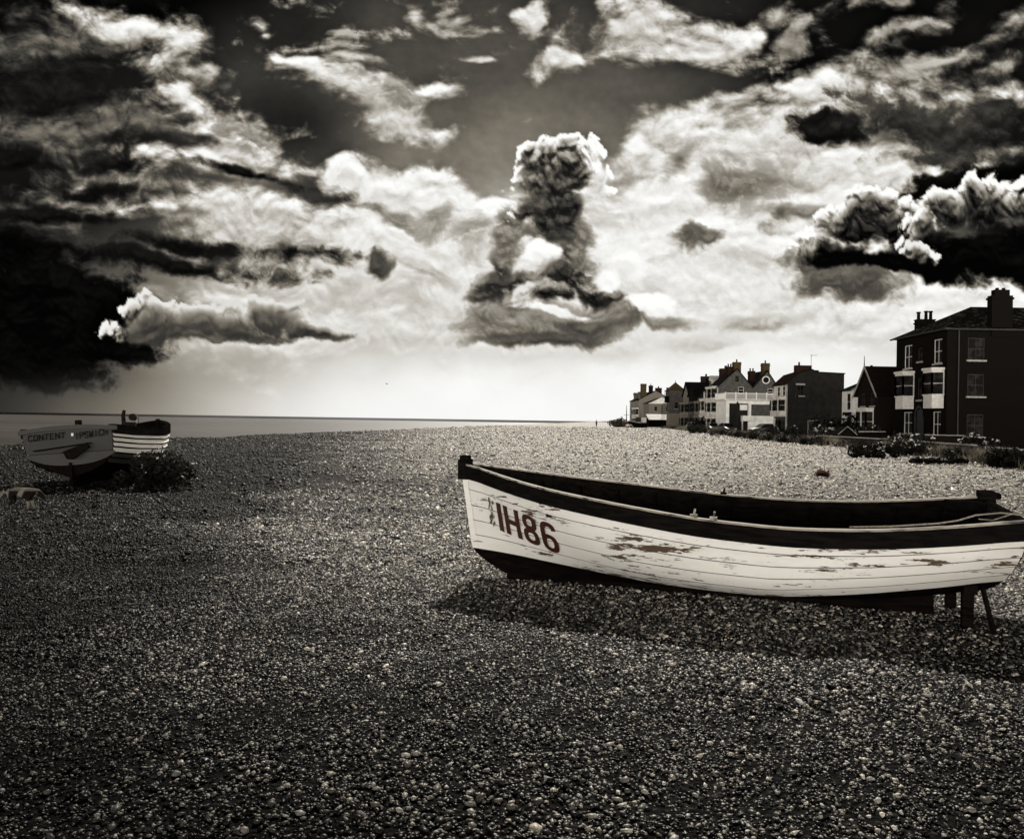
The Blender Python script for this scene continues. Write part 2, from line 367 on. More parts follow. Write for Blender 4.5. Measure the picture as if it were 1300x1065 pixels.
class MB:
    """collects shapes for one mesh"""
    def __init__(self): self.v = []; self.f = []
    def add(self, vs, fs):
        b = len(self.v)
        self.v += [tuple(p) for p in vs]; self.f += [tuple(b + i for i in f) for f in fs]
        return self
    def quad(self, a, b, c, d): return self.add([a, b, c, d], [(0, 1, 2, 3)])
    def box(self, x0, x1, y0, y1, z0, z1, M=None):
        vs = [Vector(p) for p in ((x0, y0, z0), (x1, y0, z0), (x1, y1, z0), (x0, y1, z0), (x0, y0, z1), (x1, y0, z1), (x1, y1, z1), (x0, y1, z1))]
        if M: vs = [M @ p for p in vs]
        return self.add(vs, [(0, 3, 2, 1), (4, 5, 6, 7), (0, 1, 5, 4), (1, 2, 6, 5), (2, 3, 7, 6), (3, 0, 4, 7)])
    def tube(self, pts, rads, n=8, cap=True):
        pts = [Vector(p) for p in pts]
        if not hasattr(rads, '__len__'): rads = [rads] * len(pts)
        vs = []; up = Vector((0, 0, 1))
        for i, p in enumerate(pts):
            d = (pts[min(i + 1, len(pts) - 1)] - pts[max(i - 1, 0)]).normalized()
            ref = Vector((1, 0, 0)) if abs(d.z) > .9 else up
            a = d.cross(ref).normalized(); b = d.cross(a)
            for k in range(n):
                t = 2 * PI * k / n
                vs.append(p + (a * math.cos(t) + b * math.sin(t)) * rads[i])
        fs = []
        for i in range(len(pts) - 1):
            for k in range(n):
                fs.append((i * n + k, i * n + (k + 1) % n, (i + 1) * n + (k + 1) % n, (i + 1) * n + k))
        if cap: fs += [tuple(range(n))[::-1], tuple((len(pts) - 1) * n + k for k in range(n))]
        return self.add(vs, fs)
    def prism(self, poly, axis, a0, a1):
        """polygon of 2-D points pushed along an axis"""
        def P(p, a):
            return {'x': (a, p[0], p[1]), 'y': (p[0], a, p[1]), 'z': (p[0], p[1], a)}[axis]
        n = len(poly)
        vs = [P(p, a0) for p in poly] + [P(p, a1) for p in poly]
        return self.add(vs, [tuple(range(n)), tuple(range(2 * n - 1, n - 1, -1))] + [(i, i + n, (i + 1) % n + n, (i + 1) % n) for i in range(n)])
    def build(self, name, m, parent=None, smooth=False, bevel=0.0, loc=None):
        me = bpy.data.meshes.new(name)
        me.from_pydata(self.v, [], self.f)
        bm = bmesh.new(); bm.from_mesh(me)
        bmesh.ops.recalc_face_normals(bm, faces=bm.faces[:])
        if bevel:
            bmesh.ops.remove_doubles(bm, verts=bm.verts[:], dist=1e-5)
            eds = [e for e in bm.edges if len(e.link_faces) == 2 and e.calc_face_angle(0) > 0.5]
            bmesh.ops.bevel(bm, geom=eds, offset=bevel, segments=2, profile=0.6, affect='EDGES', clamp_overlap=True)
        bm.to_mesh(me); bm.free()
        if smooth:
            for p in me.polygons: p.use_smooth = True
        o = link_mesh(name, me, m, parent)
        if loc is not None: o.location = loc
        return o

# ---------------------------------------------------------------- materials
def new_mat(name):
    m = bpy.data.materials.new(name)
    m.use_nodes = True
    t = NT(m.node_tree)
    b = t.n['Principled BSDF']
    return m, t, b
def g3(v, w=1.0):      # a slightly warm grey
    return (v * (1 + .06 * w), v, v * (1 - .09 * w), 1)
def surf(name, a, b, scale=6.0, rough=0.7, bump=0.0, stretch=(1, 1, 1), detail=6, lo=.35, hi=.65, spec=.5, bscale=None, nrough=.6, metal=0.0):
    """two-tone weathered surface"""
    m, t, p = new_mat(name)
    tc = t.node('ShaderNodeTexCoord')
    v = t.vmath('MULTIPLY', tc.outputs['Object'], tuple(stretch))
    n = t.noise(v, scale, detail, nrough)
    f = t.maprange(n, lo, hi)
    A = g3(a) if isinstance(a, (int, float)) else (*a, 1); B = g3(b) if isinstance(b, (int, float)) else (*b, 1)
    t.put(p.inputs['Base Color'], t.mixc(f, A, B))
    p.inputs['Roughness'].default_value = rough
    p.inputs['Specular IOR Level'].default_value = spec
    p.inputs['Metallic'].default_value = metal
    if bump:
        bn = t.node('ShaderNodeBump'); bn.inputs['Strength'].default_value = 1.0; bn.inputs['Distance'].default_value = bump
        t.put(bn.inputs['Height'], t.noise(v, bscale or scale * 3, 5, .6))
        t.l.new(bn.outputs[0], p.inputs['Normal'])
    return m

# ---------------------------------------------------------------- light: sun and upper sky
SUN_AZ, SUN_EL = R(5.5), R(39.0)     # bearing to the right of +Y, height
sun_d = bpy.data.lights.new('sun', 'SUN')
sun_d.energy = 5.0
sun_d.angle = R(0.5)
sun_d.color = (1.0, 0.95, 0.87)
sun = bpy.data.objects.new('sun', sun_d)
COL.objects.link(sun)
sdir = Vector((math.sin(SUN_AZ) * math.cos(SUN_EL), math.cos(SUN_AZ) * math.cos(SUN_EL), math.sin(SUN_EL)))
sun.rotation_euler = sdir.to_track_quat('Z', 'Y').to_euler()
sun.location = (3, 30, 30)

world = bpy.data.worlds.new('World')
sc.world = world
world.use_nodes = True
wt = NT(world.node_tree)
wt.n.clear()
ns = wt.node('ShaderNodeTexSky', sky_type='NISHITA')
ns.sun_disc = False
ns.sun_elevation = SUN_EL
ns.sun_rotation = SUN_AZ
ns.dust_density = 2.0
bw = wt.node('ShaderNodeRGBToBW'); wt.l.new(ns.outputs[0], bw.inputs[0])
tcw = wt.node('ShaderNodeTexCoord')
wx, wy, wz = wt.sep(tcw.outputs['Generated'])
# the picture is toned: the physical sky keeps its brightness, not its blue; a bright band added low behind the camera fills the shaded sides
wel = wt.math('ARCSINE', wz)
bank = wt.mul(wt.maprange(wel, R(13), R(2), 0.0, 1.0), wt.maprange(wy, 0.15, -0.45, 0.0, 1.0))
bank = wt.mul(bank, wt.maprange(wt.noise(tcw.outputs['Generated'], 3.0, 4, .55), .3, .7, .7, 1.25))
FILL_BAND = 113.0
wl = wt.add(wt.mul(bw.outputs[0], 0.16), wt.mul(bank, FILL_BAND))
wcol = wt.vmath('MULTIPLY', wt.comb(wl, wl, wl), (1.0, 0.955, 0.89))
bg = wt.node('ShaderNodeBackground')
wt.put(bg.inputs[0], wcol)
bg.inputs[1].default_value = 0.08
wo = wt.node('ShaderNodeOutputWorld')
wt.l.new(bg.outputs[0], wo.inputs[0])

# ---------------------------------------------------------------- the sky: a far dome segment carrying the cloudscape
SKY_R = 6500.0
def build_sky(st=1.5):
    xs = np.arange(-340, 1641, st); ys = np.arange(-110, 575, st)
    X, Y = np.meshgrid(xs, ys)
    X = X.astype(np.float32); Y = Y.astype(np.float32)
    L = paint_sky(X, Y, st)
    # fades into the plain upper sky at the rim
    rim = sstep(-340, -200, X) * sstep(1640, 1500, X) * sstep(-110, -50, Y)
    L = .10 + (L - .10) * rim
    lin = np.where(L <= .04045, L / 12.92, ((L + .055) / 1.055) ** 2.4)
    # warm toning: strongest in the mid tones
    w = np.clip(1 - np.abs(L - .42) / .55, 0, 1)
    rgb = np.stack([lin * (1 + .11 * w), lin * (1 - .01 * w), lin * (1 - .19 * w - .02), np.ones_like(lin)], -1)
    dx = X - CX; dy = Y - CY
    u = (dx * math.cos(ROLL) + dy * math.sin(ROLL)) / FOC
    v = -(-dx * math.sin(ROLL) + dy * math.cos(ROLL)) / FOC
    d = np.stack([u, np.ones_like(u), v], -1)
    d = d / np.linalg.norm(d, axis=-1, keepdims=True) * SKY_R
    d[..., 2] += EYE
    h, wd = X.shape
    idx = np.arange(h * wd).reshape(h, wd)
    F = np.stack([idx[:-1, :-1], idx[1:, :-1], idx[1:, 1:], idx[:-1, 1:]], -1).reshape(-1, 4)
    me = np_mesh('sky', d.reshape(-1, 3), F, 4, True, [('cloud_tone', 'FLOAT_COLOR', rgb.reshape(-1, 4))])
    m = bpy.data.materials.new('sky_cloudscape'); m.use_nodes = True
    t = NT(m.node_tree); t.n.clear()
    a = t.node('ShaderNodeAttribute', attribute_name='cloud_tone')
    e = t.node('ShaderNodeEmission'); t.l.new(a.outputs['Color'], e.inputs[0])
    o = t.node('ShaderNodeOutputMaterial'); t.l.new(e.outputs[0], o.inputs[0])
    m.cycles.emission_sampling = 'NONE'
    ob = link_mesh('sky', me, m)
    tag(ob, 'towering dark and bright clouds over the beach', 'sky', kind='structure')
build_sky()
# ---------------------------------------------------------------- shingle beach
def crest_x(y): return -26.0 + .12 * y
VERGE = [(-30, 14.0), (20, 17.0), (30.6, 19.5), (47, 23.2), (60, 22.6), (76, 23.4), (92, 25.5), (115, 28.6), (129, 29.6), (150, 31.8), (170, 34.0), (230, 38.0), (400, 62.0), (900, 140.0), (6000, 860.0)]
_vy = np.array([p[0] for p in VERGE]); _vx = np.array([p[1] for p in VERGE])
def verge_x(y): return np.interp(y, _vy, _vx)
def height(x, y):
    x = np.asarray(x, np.float32); y = np.asarray(y, np.float32)
    fade = np.clip(1.2 - y / 60., 0, 1)
    h = (.05 * fbm(x / 2.6, y / 2.0, 3, 301) + .02 * fbm(x / .7, y / .6, 3, 307)) * fade
    h = h + .10 * fbm(x / 14., y / 9., 2, 311) * sstep(10, 30, y) * (.4 + .6 * fade)
    # level where the boats lie
    flat = np.exp(-(((x - 1.8) / 2.6) ** 2 + ((y - 7.3) / 1.4) ** 2))
    h = h * (1 - .8 * flat)
    e = crest_x(y) - x                                      # distance beyond the crest, towards the sea
    h = h + .25 * np.exp(-(e / 4.) ** 2) * sstep(18, 30, y) * .5
    h = h - np.where(e > 0, np.minimum(e * .16, 5.0), 0)
    return h
def shade_falloff(x, y):
    """1 = pale stones, 0 = dark stones; vignette and foreground shade painted into the colour"""
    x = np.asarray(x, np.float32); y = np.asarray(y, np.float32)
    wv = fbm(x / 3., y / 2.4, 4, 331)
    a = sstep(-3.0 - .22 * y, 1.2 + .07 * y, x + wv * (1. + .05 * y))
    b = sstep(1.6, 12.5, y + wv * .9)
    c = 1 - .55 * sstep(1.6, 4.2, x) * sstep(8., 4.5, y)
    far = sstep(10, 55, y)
    return np.clip((.05 + .95 * a) * (.16 + .84 * b) * c + .10 * far * a, 0.02, 1)  # darker left, foreground and right corner: shade painted into the stone colour
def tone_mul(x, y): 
    d = shade_falloff(x, y)
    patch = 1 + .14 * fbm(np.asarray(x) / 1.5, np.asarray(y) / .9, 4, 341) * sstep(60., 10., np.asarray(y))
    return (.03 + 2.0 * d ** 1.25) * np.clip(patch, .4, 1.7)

ys_ = np.concatenate([np.arange(-14, 1.5, 1.0), np.arange(1.5, 16, .16), np.geomspace(16, 90, 130), np.geomspace(92, 6300, 70)])
off = np.concatenate([np.array([-40, -30, -22, -15, -10, -6, -3.5, -2, -1, -.4, 0, .5, 1.2, 2.2, 3.5, 5]), np.arange(6, 16, .8), np.arange(16, 34, .16), np.arange(34, 62, .8), np.array([64, 70, 80, 100, 140, 220, 400, 900])])
def build_ground():
    Yg, Og = np.meshgrid(ys_, off, indexing='ij')
    Xg = crest_x(np.minimum(Yg, 420)) + Og + np.maximum(Yg - 420, 0) * .12
    Zg = height(Xg, Yg)
    h, w = Xg.shape
    idx = np.arange(h * w).reshape(h, w)
    F = np.stack([idx[:-1, :-1], idx[:-1, 1:], idx[1:, 1:], idx[1:, :-1]], -1).reshape(-1, 4)
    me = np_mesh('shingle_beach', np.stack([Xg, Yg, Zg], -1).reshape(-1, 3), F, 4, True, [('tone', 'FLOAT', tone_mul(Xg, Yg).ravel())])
    m, t, p = new_mat('shingle')
    g = t.node('ShaderNodeNewGeometry')
    pos = g.outputs['Position']
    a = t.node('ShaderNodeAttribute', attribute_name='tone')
    wv = t.vmath('ADD', pos, t.vmath('SCALE', t.vmath('SUBTRACT', t.noise(pos, 25, 3, .5, out=1), (.5, .5, .5)), s=.02))
    rnd = t.sep(t.voro(wv, 32.0, out='Color'))[0]
    dist = t.voro(wv, 32.0, out='Distance')
    rnd2 = t.sep(t.voro(wv, 13.0, out='Color'))[1]
    px_, py_, pz_ = t.sep(pos)
    # grain that keeps its bite with distance: long streaks of larger stones
    gv = t.vmath('MULTIPLY', pos, (4.0, 1.4, 1.0))
    gr = t.noise(gv, 1.0, 8, .86)
    rr = t.mix(t.maprange(py_, 8, 22), rnd, t.mix(.55, rnd, rnd2))
    base = t.ramp(rr, [(0, .02), (.25, .05), (.50, .14), (.75, .30), (.93, .50), (1, .75)])
    bwn = t.node('ShaderNodeRGBToBW'); t.l.new(base, bwn.inputs[0])
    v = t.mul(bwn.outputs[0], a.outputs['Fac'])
    gap = t.maprange(dist, .30, .62, 1.0, .25)
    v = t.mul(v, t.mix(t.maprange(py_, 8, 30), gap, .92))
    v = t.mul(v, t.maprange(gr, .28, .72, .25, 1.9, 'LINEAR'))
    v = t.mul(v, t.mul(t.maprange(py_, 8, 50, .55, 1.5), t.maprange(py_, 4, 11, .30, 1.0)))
    v = t.math('MINIMUM', v, .85)
    c = t.vmath('MULTIPLY', t.comb(v, v, v), (1.05, .985, .88))
    t.put(p.inputs['Base Color'], c)
    p.inputs['Roughness'].default_value = .55
    t.put(p.inputs['Specular IOR Level'], .015)
    bn = t.node('ShaderNodeBump'); bn.inputs['Strength'].default_value = .9; bn.inputs['Distance'].default_value = .02
    t.put(bn.inputs['Height'], t.add(t.math('SUBTRACT', 1.0, dist), t.mul(gr, 2.0)))
    t.l.new(bn.outputs[0], p.inputs['Normal'])
    tag(link_mesh('shingle_beach', me, m), 'broad bank of shingle running to the sea', 'beach', kind='structure')
build_ground()

def pebble_proto(kind):
    if kind == 'round':
        bm = bmesh.new(); bmesh.ops.create_icosphere(bm, subdivisions=1, radius=1.0)
        V = np.array([v.co[:] for v in bm.verts]); F = np.array([[v.index for v in f.verts] for f in bm.faces]); bm.free()
    else:
        V = np.array([(1, 0, 0), (-1, 0, 0), (0, 1, 0), (0, -1, 0), (0, 0, 1), (0, 0, -1)], float)
        F = np.array([(0, 2, 4), (2, 1, 4), (1, 3, 4), (3, 0, 4), (2, 0, 5), (1, 2, 5), (3, 1, 5), (0, 3, 5)])
    return V, F
def build_pebbles():
    rs = np.random.RandomState(11)
    def scatter(n, y0, y1, pw):
        u = rs.rand(n)
        y = (y0 ** pw + u * (y1 ** pw - y0 ** pw)) ** (1 / pw)
        x = (rs.rand(n) * 2 - 1) * (.67 * y + 1.9)
        return x, y
    def grow(kind, x, y, r, tilt, squash):
        V, F = pebble_proto(kind)
        n = len(x)
        z = height(x, y)
        r = r * np.clip(1 + .22 * fbm(x / 2.2, y / 1.3, 3, 351), .6, 1.6)         # the sea sorts its stones
        sx = r * (1 + .45 * rs.rand(n)); sy = r * (.75 + .3 * rs.rand(n)); sz = r * (squash[0] + (squash[1] - squash[0]) * rs.rand(n))
        P = V[None] * (1 + .20 * rs.randn(n, len(V), 1)) * np.stack([sx, sy, sz], -1)[:, None, :]
        a = rs.rand(n) * 2 * PI; tx = rs.randn(n) * tilt; ty = rs.randn(n) * tilt
        c, s = np.cos(tx)[:, None], np.sin(tx)[:, None]
        P = np.stack([P[..., 0], P[..., 1] * c - P[..., 2] * s, P[..., 1] * s + P[..., 2] * c], -1)
        c, s = np.cos(ty)[:, None], np.sin(ty)[:, None]
        P = np.stack([P[..., 0] * c + P[..., 2] * s, P[..., 1], -P[..., 0] * s + P[..., 2] * c], -1)
        c, s = np.cos(a)[:, None], np.sin(a)[:, None]
        P = np.stack([P[..., 0] * c - P[..., 1] * s, P[..., 0] * s + P[..., 1] * c, P[..., 2]], -1)
        P += np.stack([x, y, z + sz * .25 + rs.rand(n) * r * .5], -1)[:, None, :]
        q = rs.rand(n)
        base = np.interp(q, [0, .22, .48, .74, .92, 1], [.005, .014, .07, .30, .80, 1.3])
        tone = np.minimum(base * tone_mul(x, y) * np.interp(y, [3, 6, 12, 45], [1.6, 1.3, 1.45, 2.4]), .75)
        hue = rs.rand(n)
        rgb = np.stack([tone * (1.02 + .10 * hue), tone * .985, tone * (.92 - .14 * hue), np.ones(n)], -1)
        col = np.repeat(rgb, len(V), 0)
        Fa = (F[None] + (np.arange(n) * len(V))[:, None, None]).reshape(-1, 3)
        sheen = np.repeat(np.clip(.02 + .62 * shade_falloff(x, y) ** .8, 0, .34), len(V))
        return P.reshape(-1, 3), Fa, col, sheen
    x, y = scatter(560000, 2.3, 19., 1.52)
    keep = rs.rand(len(x)) < sstep(20., 7., y)
    x, y = x[keep], y[keep]
    A = grow('round', x, y, np.clip(rs.lognormal(math.log(.0079), .34, len(x)), .0045, .021) * np.interp(y, [6, 18], [1, 1.5]), .34, (.42, .72))
    x, y = scatter(260000, 8.5, 190., .72)
    keep = (x > crest_x(y) - 1) & (x < verge_x(y) + 1.5)
    x, y = x[keep], y[keep]
    B = grow('sharp', x, y, np.clip(rs.lognormal(math.log(.021), .35, len(x)), .01, .06) * np.interp(y, [8, 50, 190], [.9, 2.0, 4.2]), .3, (.4, .75))
    V = np.concatenate([A[0], B[0]]); F = np.concatenate([A[1], B[1] + len(A[0])]); Cc = np.concatenate([A[2], B[2]]); Sh = np.concatenate([A[3], B[3]])
    me = np_mesh('pebbles', V, F, 3, False, [('stone', 'FLOAT_COLOR', Cc), ('sheen', 'FLOAT', Sh)])
    m, t, p = new_mat('flint_pebble')
    a = t.node('ShaderNodeAttribute', attribute_name='stone')
    g = t.node('ShaderNodeNewGeometry')
    n = t.noise(g.outputs['Position'], 90, 3, .6)
    t.put(p.inputs['Base Color'], t.vmath('SCALE', a.outputs['Color'], s=t.maprange(n, .3, .7, .7, 1.2)))
    p.inputs['Roughness'].default_value = .42
    t.put(p.inputs['Specular IOR Level'], t.node('ShaderNodeAttribute', attribute_name='sheen').outputs['Fac'])
    tag(link_mesh('pebbles', me, m), 'loose flint pebbles strewn thickly over the beach', 'pebbles', kind='stuff')
build_pebbles()

# ---------------------------------------------------------------- sea
def build_sea():
    ys = np.concatenate([np.arange(-60, 100, 10.), np.geomspace(100, 6400, 60)])
    t_ = np.concatenate([[0], np.geomspace(2, 6000, 50)])
    Yg, Tg = np.meshgrid(ys, t_, indexing='ij')
    Xg = crest_x(np.minimum(Yg, 420)) + np.maximum(Yg - 420, 0) * .12 + 2 - Tg
    idx = np.arange(Xg.size).reshape(Xg.shape)
    F = np.stack([idx[:-1, :-1], idx[1:, :-1], idx[1:, 1:], idx[:-1, 1:]], -1).reshape(-1, 4)
    me = np_mesh('sea', np.stack([Xg, Yg, np.full_like(Xg, -2.9)], -1).reshape(-1, 3), F, 4, True)
    m, t, p = new_mat('sea_water')
    g = t.node('ShaderNodeNewGeometry')
    pos = g.outputs['Position']
    n1 = t.noise(t.vmath('MULTIPLY', pos, (.10, .45, 1)), 1.0, 6, .62)
    n2 = t.noise(t.vmath('MULTIPLY', pos, (.004, .02, 1)), 1.0, 4, .6)
    f = t.maprange(n2, .35, .65)
    t.put(p.inputs['Base Color'], t.mixc(f, (.045, .04, .033, 1), (.085, .076, .063, 1)))
    t.put(p.inputs['Roughness'], t.maprange(n1, .3, .7, .30, .46))
    p.inputs['IOR'].default_value = 1.33
    bn = t.node('ShaderNodeBump'); bn.inputs['Strength'].default_value = .8; bn.inputs['Distance'].default_value = .35
    sx_, sy_, sz_ = t.sep(pos)
    t.put(bn.inputs['Strength'], t.maprange(sy_, 60, 900, .8, .04))
    t.put(bn.inputs['Height'], n1)
    t.l.new(bn.outputs[0], p.inputs['Normal'])
    tag(link_mesh('sea', me, m), 'calm grey sea under the left sky', 'sea', kind='structure')
build_sea()
# ---------------------------------------------------------------- clinker boats
class Hull:
    """x from bow to stern, y across, z up; h runs 0 at the keel to 1 at the sheer"""
    def __init__(self, L, zs, b, zk, p, rake_bow=.17, fore=.33, rake_stern=.16):
        self.L, self.zs_, self.b_, self.zk_, self.p_ = L, zs, b, zk, p
        self.rb, self.fo, self.rst = rake_bow, fore, rake_stern
    def ip(self, tab, u): return float(np.interp(u, [t[0] for t in tab], [t[1] for t in tab]))
    def sm(self, tab, u):                      # smoothed table look-up
        return (self.ip(tab, max(u - .04, 0)) + 2 * self.ip(tab, u) + self.ip(tab, min(u + .04, 1))) / 4
    def s0(self, h): return self.rb * (1 - h) + self.fo * max(0.0, (.24 - h) / .24) ** 1.5
    def s1(self, h): return self.L - self.rst * (1 - h)
    def pt(self, u, h, side=-1, off=0.0):
        zs, zk, b, p = self.sm(self.zs_, u), self.sm(self.zk_, u), self.sm(self.b_, u), self.sm(self.p_, u)
        if u <= 0: b = .028
        hh = min(max(h, 0), 1.2)
        f = 1 - (1 - min(hh, 1)) ** p
        s = self.s0(hh) + (self.s1(hh) - self.s0(hh)) * u
        w = .028 + (b - .028) * f
        z = zk + (zs - zk) * h
        if off:
            a0 = self.raw(u, max(h - .03, 0)); a1 = self.raw(u, min(h + .03, 1))
            dw, dz = a1[0] - a0[0], a1[1] - a0[1]
            l = math.hypot(dw, dz) or 1
            w += off * dz / l; z -= off * dw / l
        return Vector((s, side * w, z))
    def raw(self, u, h):
        zs, zk, b, p = self.sm(self.zs_, u), self.sm(self.zk_, u), self.sm(self.b_, u), self.sm(self.p_, u)
        return (.028 + (b - .028) * (1 - (1 - h) ** p), zk + (zs - zk) * h)
    def h_of(self, u, z):
        zs, zk = self.sm(self.zs_, u), self.sm(self.zk_, u)
        return (z - zk) / (zs - zk)
    def at_sz(self, s, z, side=-1, off=0.0):
        u = min(max(s / self.L, 0), 1)
        for _ in range(6):
            h = self.h_of(u, z)
            u = min(max((s - self.s0(h)) / (self.s1(h) - self.s0(h)), 0), 1)
        return self.pt(u, self.h_of(u, z), side, off)

def us(n): return [(i / n) ** 1.25 for i in range(n + 1)]
def strakes(H, levels, n=44, lap=.013, rows=3, seam=.007):
    """clinker planks between the given h-lines (functions of u), both sides, each lower edge standing proud of the next"""
    mb = MB()
    for side in (-1, 1):
        for j in range(len(levels) - 1):
            grid = []
            for u in us(n):
                ht, hb = levels[j](u), levels[j + 1](u)
                col_ = [H.pt(u, ht + (hb - ht) * r / rows, side, (.002 + lap * r / rows) * min(1, .25 + u * 6)) for r in range(rows)]
                z1 = seam / max(H.sm(H.zs_, u) - H.sm(H.zk_, u), .1)
                col_ += [H.pt(u, hb + z1, side, (.002 + lap) * min(1, .25 + u * 6)), H.pt(u, hb, side, (.002 + lap * .9) * min(1, .25 + u * 6))]
                col_.append(H.pt(u, hb, side, .001))
                grid.append(col_)
            w = len(grid[0])
            vs = [p for c in grid for p in c]
            mb.seam = getattr(mb, 'seam', []) + [len(mb.f) + i * (w - 1) + k for i in range(n) for k in (w - 2, w - 3)]
            mb.add(vs, [(i * w + k, (i + 1) * w + k, (i + 1) * w + k + 1, i * w + k + 1) for i in range(n) for k in range(w - 1)])
    return mb
def lap_shaded(mb, name, m, ms, parent):
    o = mb.build(name, m, parent); o.data.materials.append(ms)
    for i in mb.seam: o.data.polygons[i].material_index = 1  # lap lips take the dark material, standing in for their shadow
    return o
def skin_between(H, fa, fb, n=44, rows=4, off=0.0):
    mb = MB()
    for side in (-1, 1):
        g = [[H.pt(u, fa(u) + (fb(u) - fa(u)) * r / rows, side, off) for r in range(rows + 1)] for u in us(n)]
        w = rows + 1
        mb.add([p for c in g for p in c], [(i * w + k, (i + 1) * w + k, (i + 1) * w + k + 1, i * w + k + 1) for i in range(n) for k in range(rows)])
    return mb
def band(H, z_drop0, z_drop1, o0, o1, n=44, sides=(-1, 1)):
    """a timber strip following the sheer: from drop0 to drop1 below it, from offset o0 to o1 outward"""
    mb = MB()
    for side in sides:
        g = []
        for u in us(n):
            p = H.pt(u, 1.0, side)
            k = min(1, .12 + u * 10)
            ring = []
            for (d, o) in ((z_drop0, o0), (z_drop0, o1), (z_drop1, o1), (z_drop1, o0)):
                q = H.pt(u, H.h_of(u, H.sm(H.zs_, u) - max(d, 0)), side)
                ring.append(Vector((p.x, q.y + side * o * k, p.z - d)))
            g.append(ring)
        mb.add([p for r in g for p in r], [(i * 4 + k, i * 4 + (k + 1) % 4, (i + 1) * 4 + (k + 1) % 4, (i + 1) * 4 + k) for i in range(n) for k in range(4)] + [(0, 1, 2, 3), (n * 4 + 3, n * 4 + 2, n * 4 + 1, n * 4)])
    return mb

def paint_mat(name, paint, under, amount, rough=.55, grime=.5, wear_z=.53):
    """old gloss paint flaking along the grain of the planks; local x runs along the boat"""
    m, t, p = new_mat(name)
    tc = t.node('ShaderNodeTexCoord'); o = tc.outputs['Object']
    n1 = t.noise(t.vmath('MULTIPLY', o, (3.2, 5, 26)), 1.0, 7, .68)
    n2 = t.noise(t.vmath('MULTIPLY', o, (.9, 1, 3.0)), 1.0, 3, .5)
    n3 = t.noise(t.vmath('MULTIPLY', o, (14, 14, 34)), 1.0, 5, .7)
    ox_, oy_, oz_ = t.sep(o)
    wear = t.mul(t.maprange(t.math('ABSOLUTE', t.sub(oz_, wear_z)), .17, .03), t.maprange(ox_, 1.0, 2.0))
    k = t.add(t.mul(wear, .055), t.add(t.mul(n1, .80), t.mul(n2, .40)))
    k = t.add(k, t.mul(n3, .20))
    peel = t.maprange(k, .972 - amount, 1.0 - amount)
    n4 = t.noise(t.vmath('MULTIPLY', o, (5.5, 8, 75)), 1.0, 6, .7)
    n5 = t.noise(t.vmath('ADD', t.vmath('MULTIPLY', o, (.8, 1, 3.4)), (7.3, 2.1, 4.4)), 1.0, 3, .55)
    peel = t.math('MAXIMUM', peel, t.maprange(t.add(t.add(t.mul(n4, .62), t.mul(wear, .045)), t.mul(n5, .66)), .772 - (amount - .17) * .6, .80 - (amount - .17) * .6))
    dirt_shade = t.maprange(t.noise(t.vmath('MULTIPLY', o, (1.6, 2, 9)), 1.0, 6, .65), .42, .75, 0.0, grime)
    aft = t.mul(t.maprange(ox_, 3.3, 4.9, 0.0, 1.0), t.maprange(n5, .3, .65, .15, .75))  # greyer towards the stern: hull shading painted into the colour
    if grime < .25: dirt_shade = t.math('MAXIMUM', dirt_shade, aft)
    streak = t.maprange(t.noise(t.vmath('MULTIPLY', o, (30, 5, 1.5)), 1.0, 4, .6), .55, .8, 0.0, grime * .5)
    c = t.mixc(t.math('MAXIMUM', dirt_shade, streak), (*paint, 1), (paint[0] * .52, paint[1] * .49, paint[2] * .43, 1))
    wood = t.mixc(t.noise(t.vmath('MULTIPLY', o, (5, 30, 60)), 1.0, 4, .6), (*under, 1), (under[0] * 2.2, under[1] * 1.9, under[2] * 1.6, 1))
    t.put(p.inputs['Base Color'], t.mixc(peel, c, wood))
    t.put(p.inputs['Roughness'], t.mix(peel, rough, .85))
    bn = t.node('ShaderNodeBump'); bn.inputs['Strength'].default_value = .7; bn.inputs['Distance'].default_value = .004
    t.put(bn.inputs['Height'], t.sub(t.mul(n3, .35), peel))
    t.l.new(bn.outputs[0], p.inputs['Normal'])
    return m
M_white = paint_mat('flaking_white_paint', (.86, .835, .78), (.050, .034, .018), .180, .5, .22)
M_white2 = paint_mat('old_white_paint', (.70, .67, .61), (.03, .02, .014), .12, .55, .3)
M_grey = paint_mat('faded_grey_paint', (.021, .019, .016), (.004, .015, .012), .09, .65, .6)
M_greyl = paint_mat('faded_pale_paint', (.026, .0235, .020), (.025, .02, .015), .05, .65, .6)
M_black = surf('tarred_black', (.0045, .004, .004), (.010, .0085, .0075), 4, .85, .003, (1, 4, 8), spec=0)
M_bottom = surf('antifouling', (.0035, .003, .003), (.009, .006, .005), 5, .9, .003, (1, 3, 6), spec=0)
M_worn = surf('worn_timber', (.03, .024, .02), (.34, .30, .24), 3.5, .75, .003, (1.2, 9, 9), lo=.34, hi=.55)
M_dark = surf('dark_timber', (.004, .0035, .003), (.010, .008, .007), 6, .9, .003, (1, 6, 6), spec=0)
M_num = surf('red_brown_lettering', (.030, .005, .003), (.060, .012, .006), 30, .6, 0, lo=.3, hi=.75)
M_lapshade = surf('lap_shadow', (.03, .022, .016), (.30, .26, .21), 5, .9, 0, (1, 3, 3), lo=.45, hi=.75)  # shadow line under each plank lap, painted as a darker tone
M_rope = surf('pale_rope', (.16, .14, .105), (.32, .28, .22), 60, .9)

def fade(o0): return o0

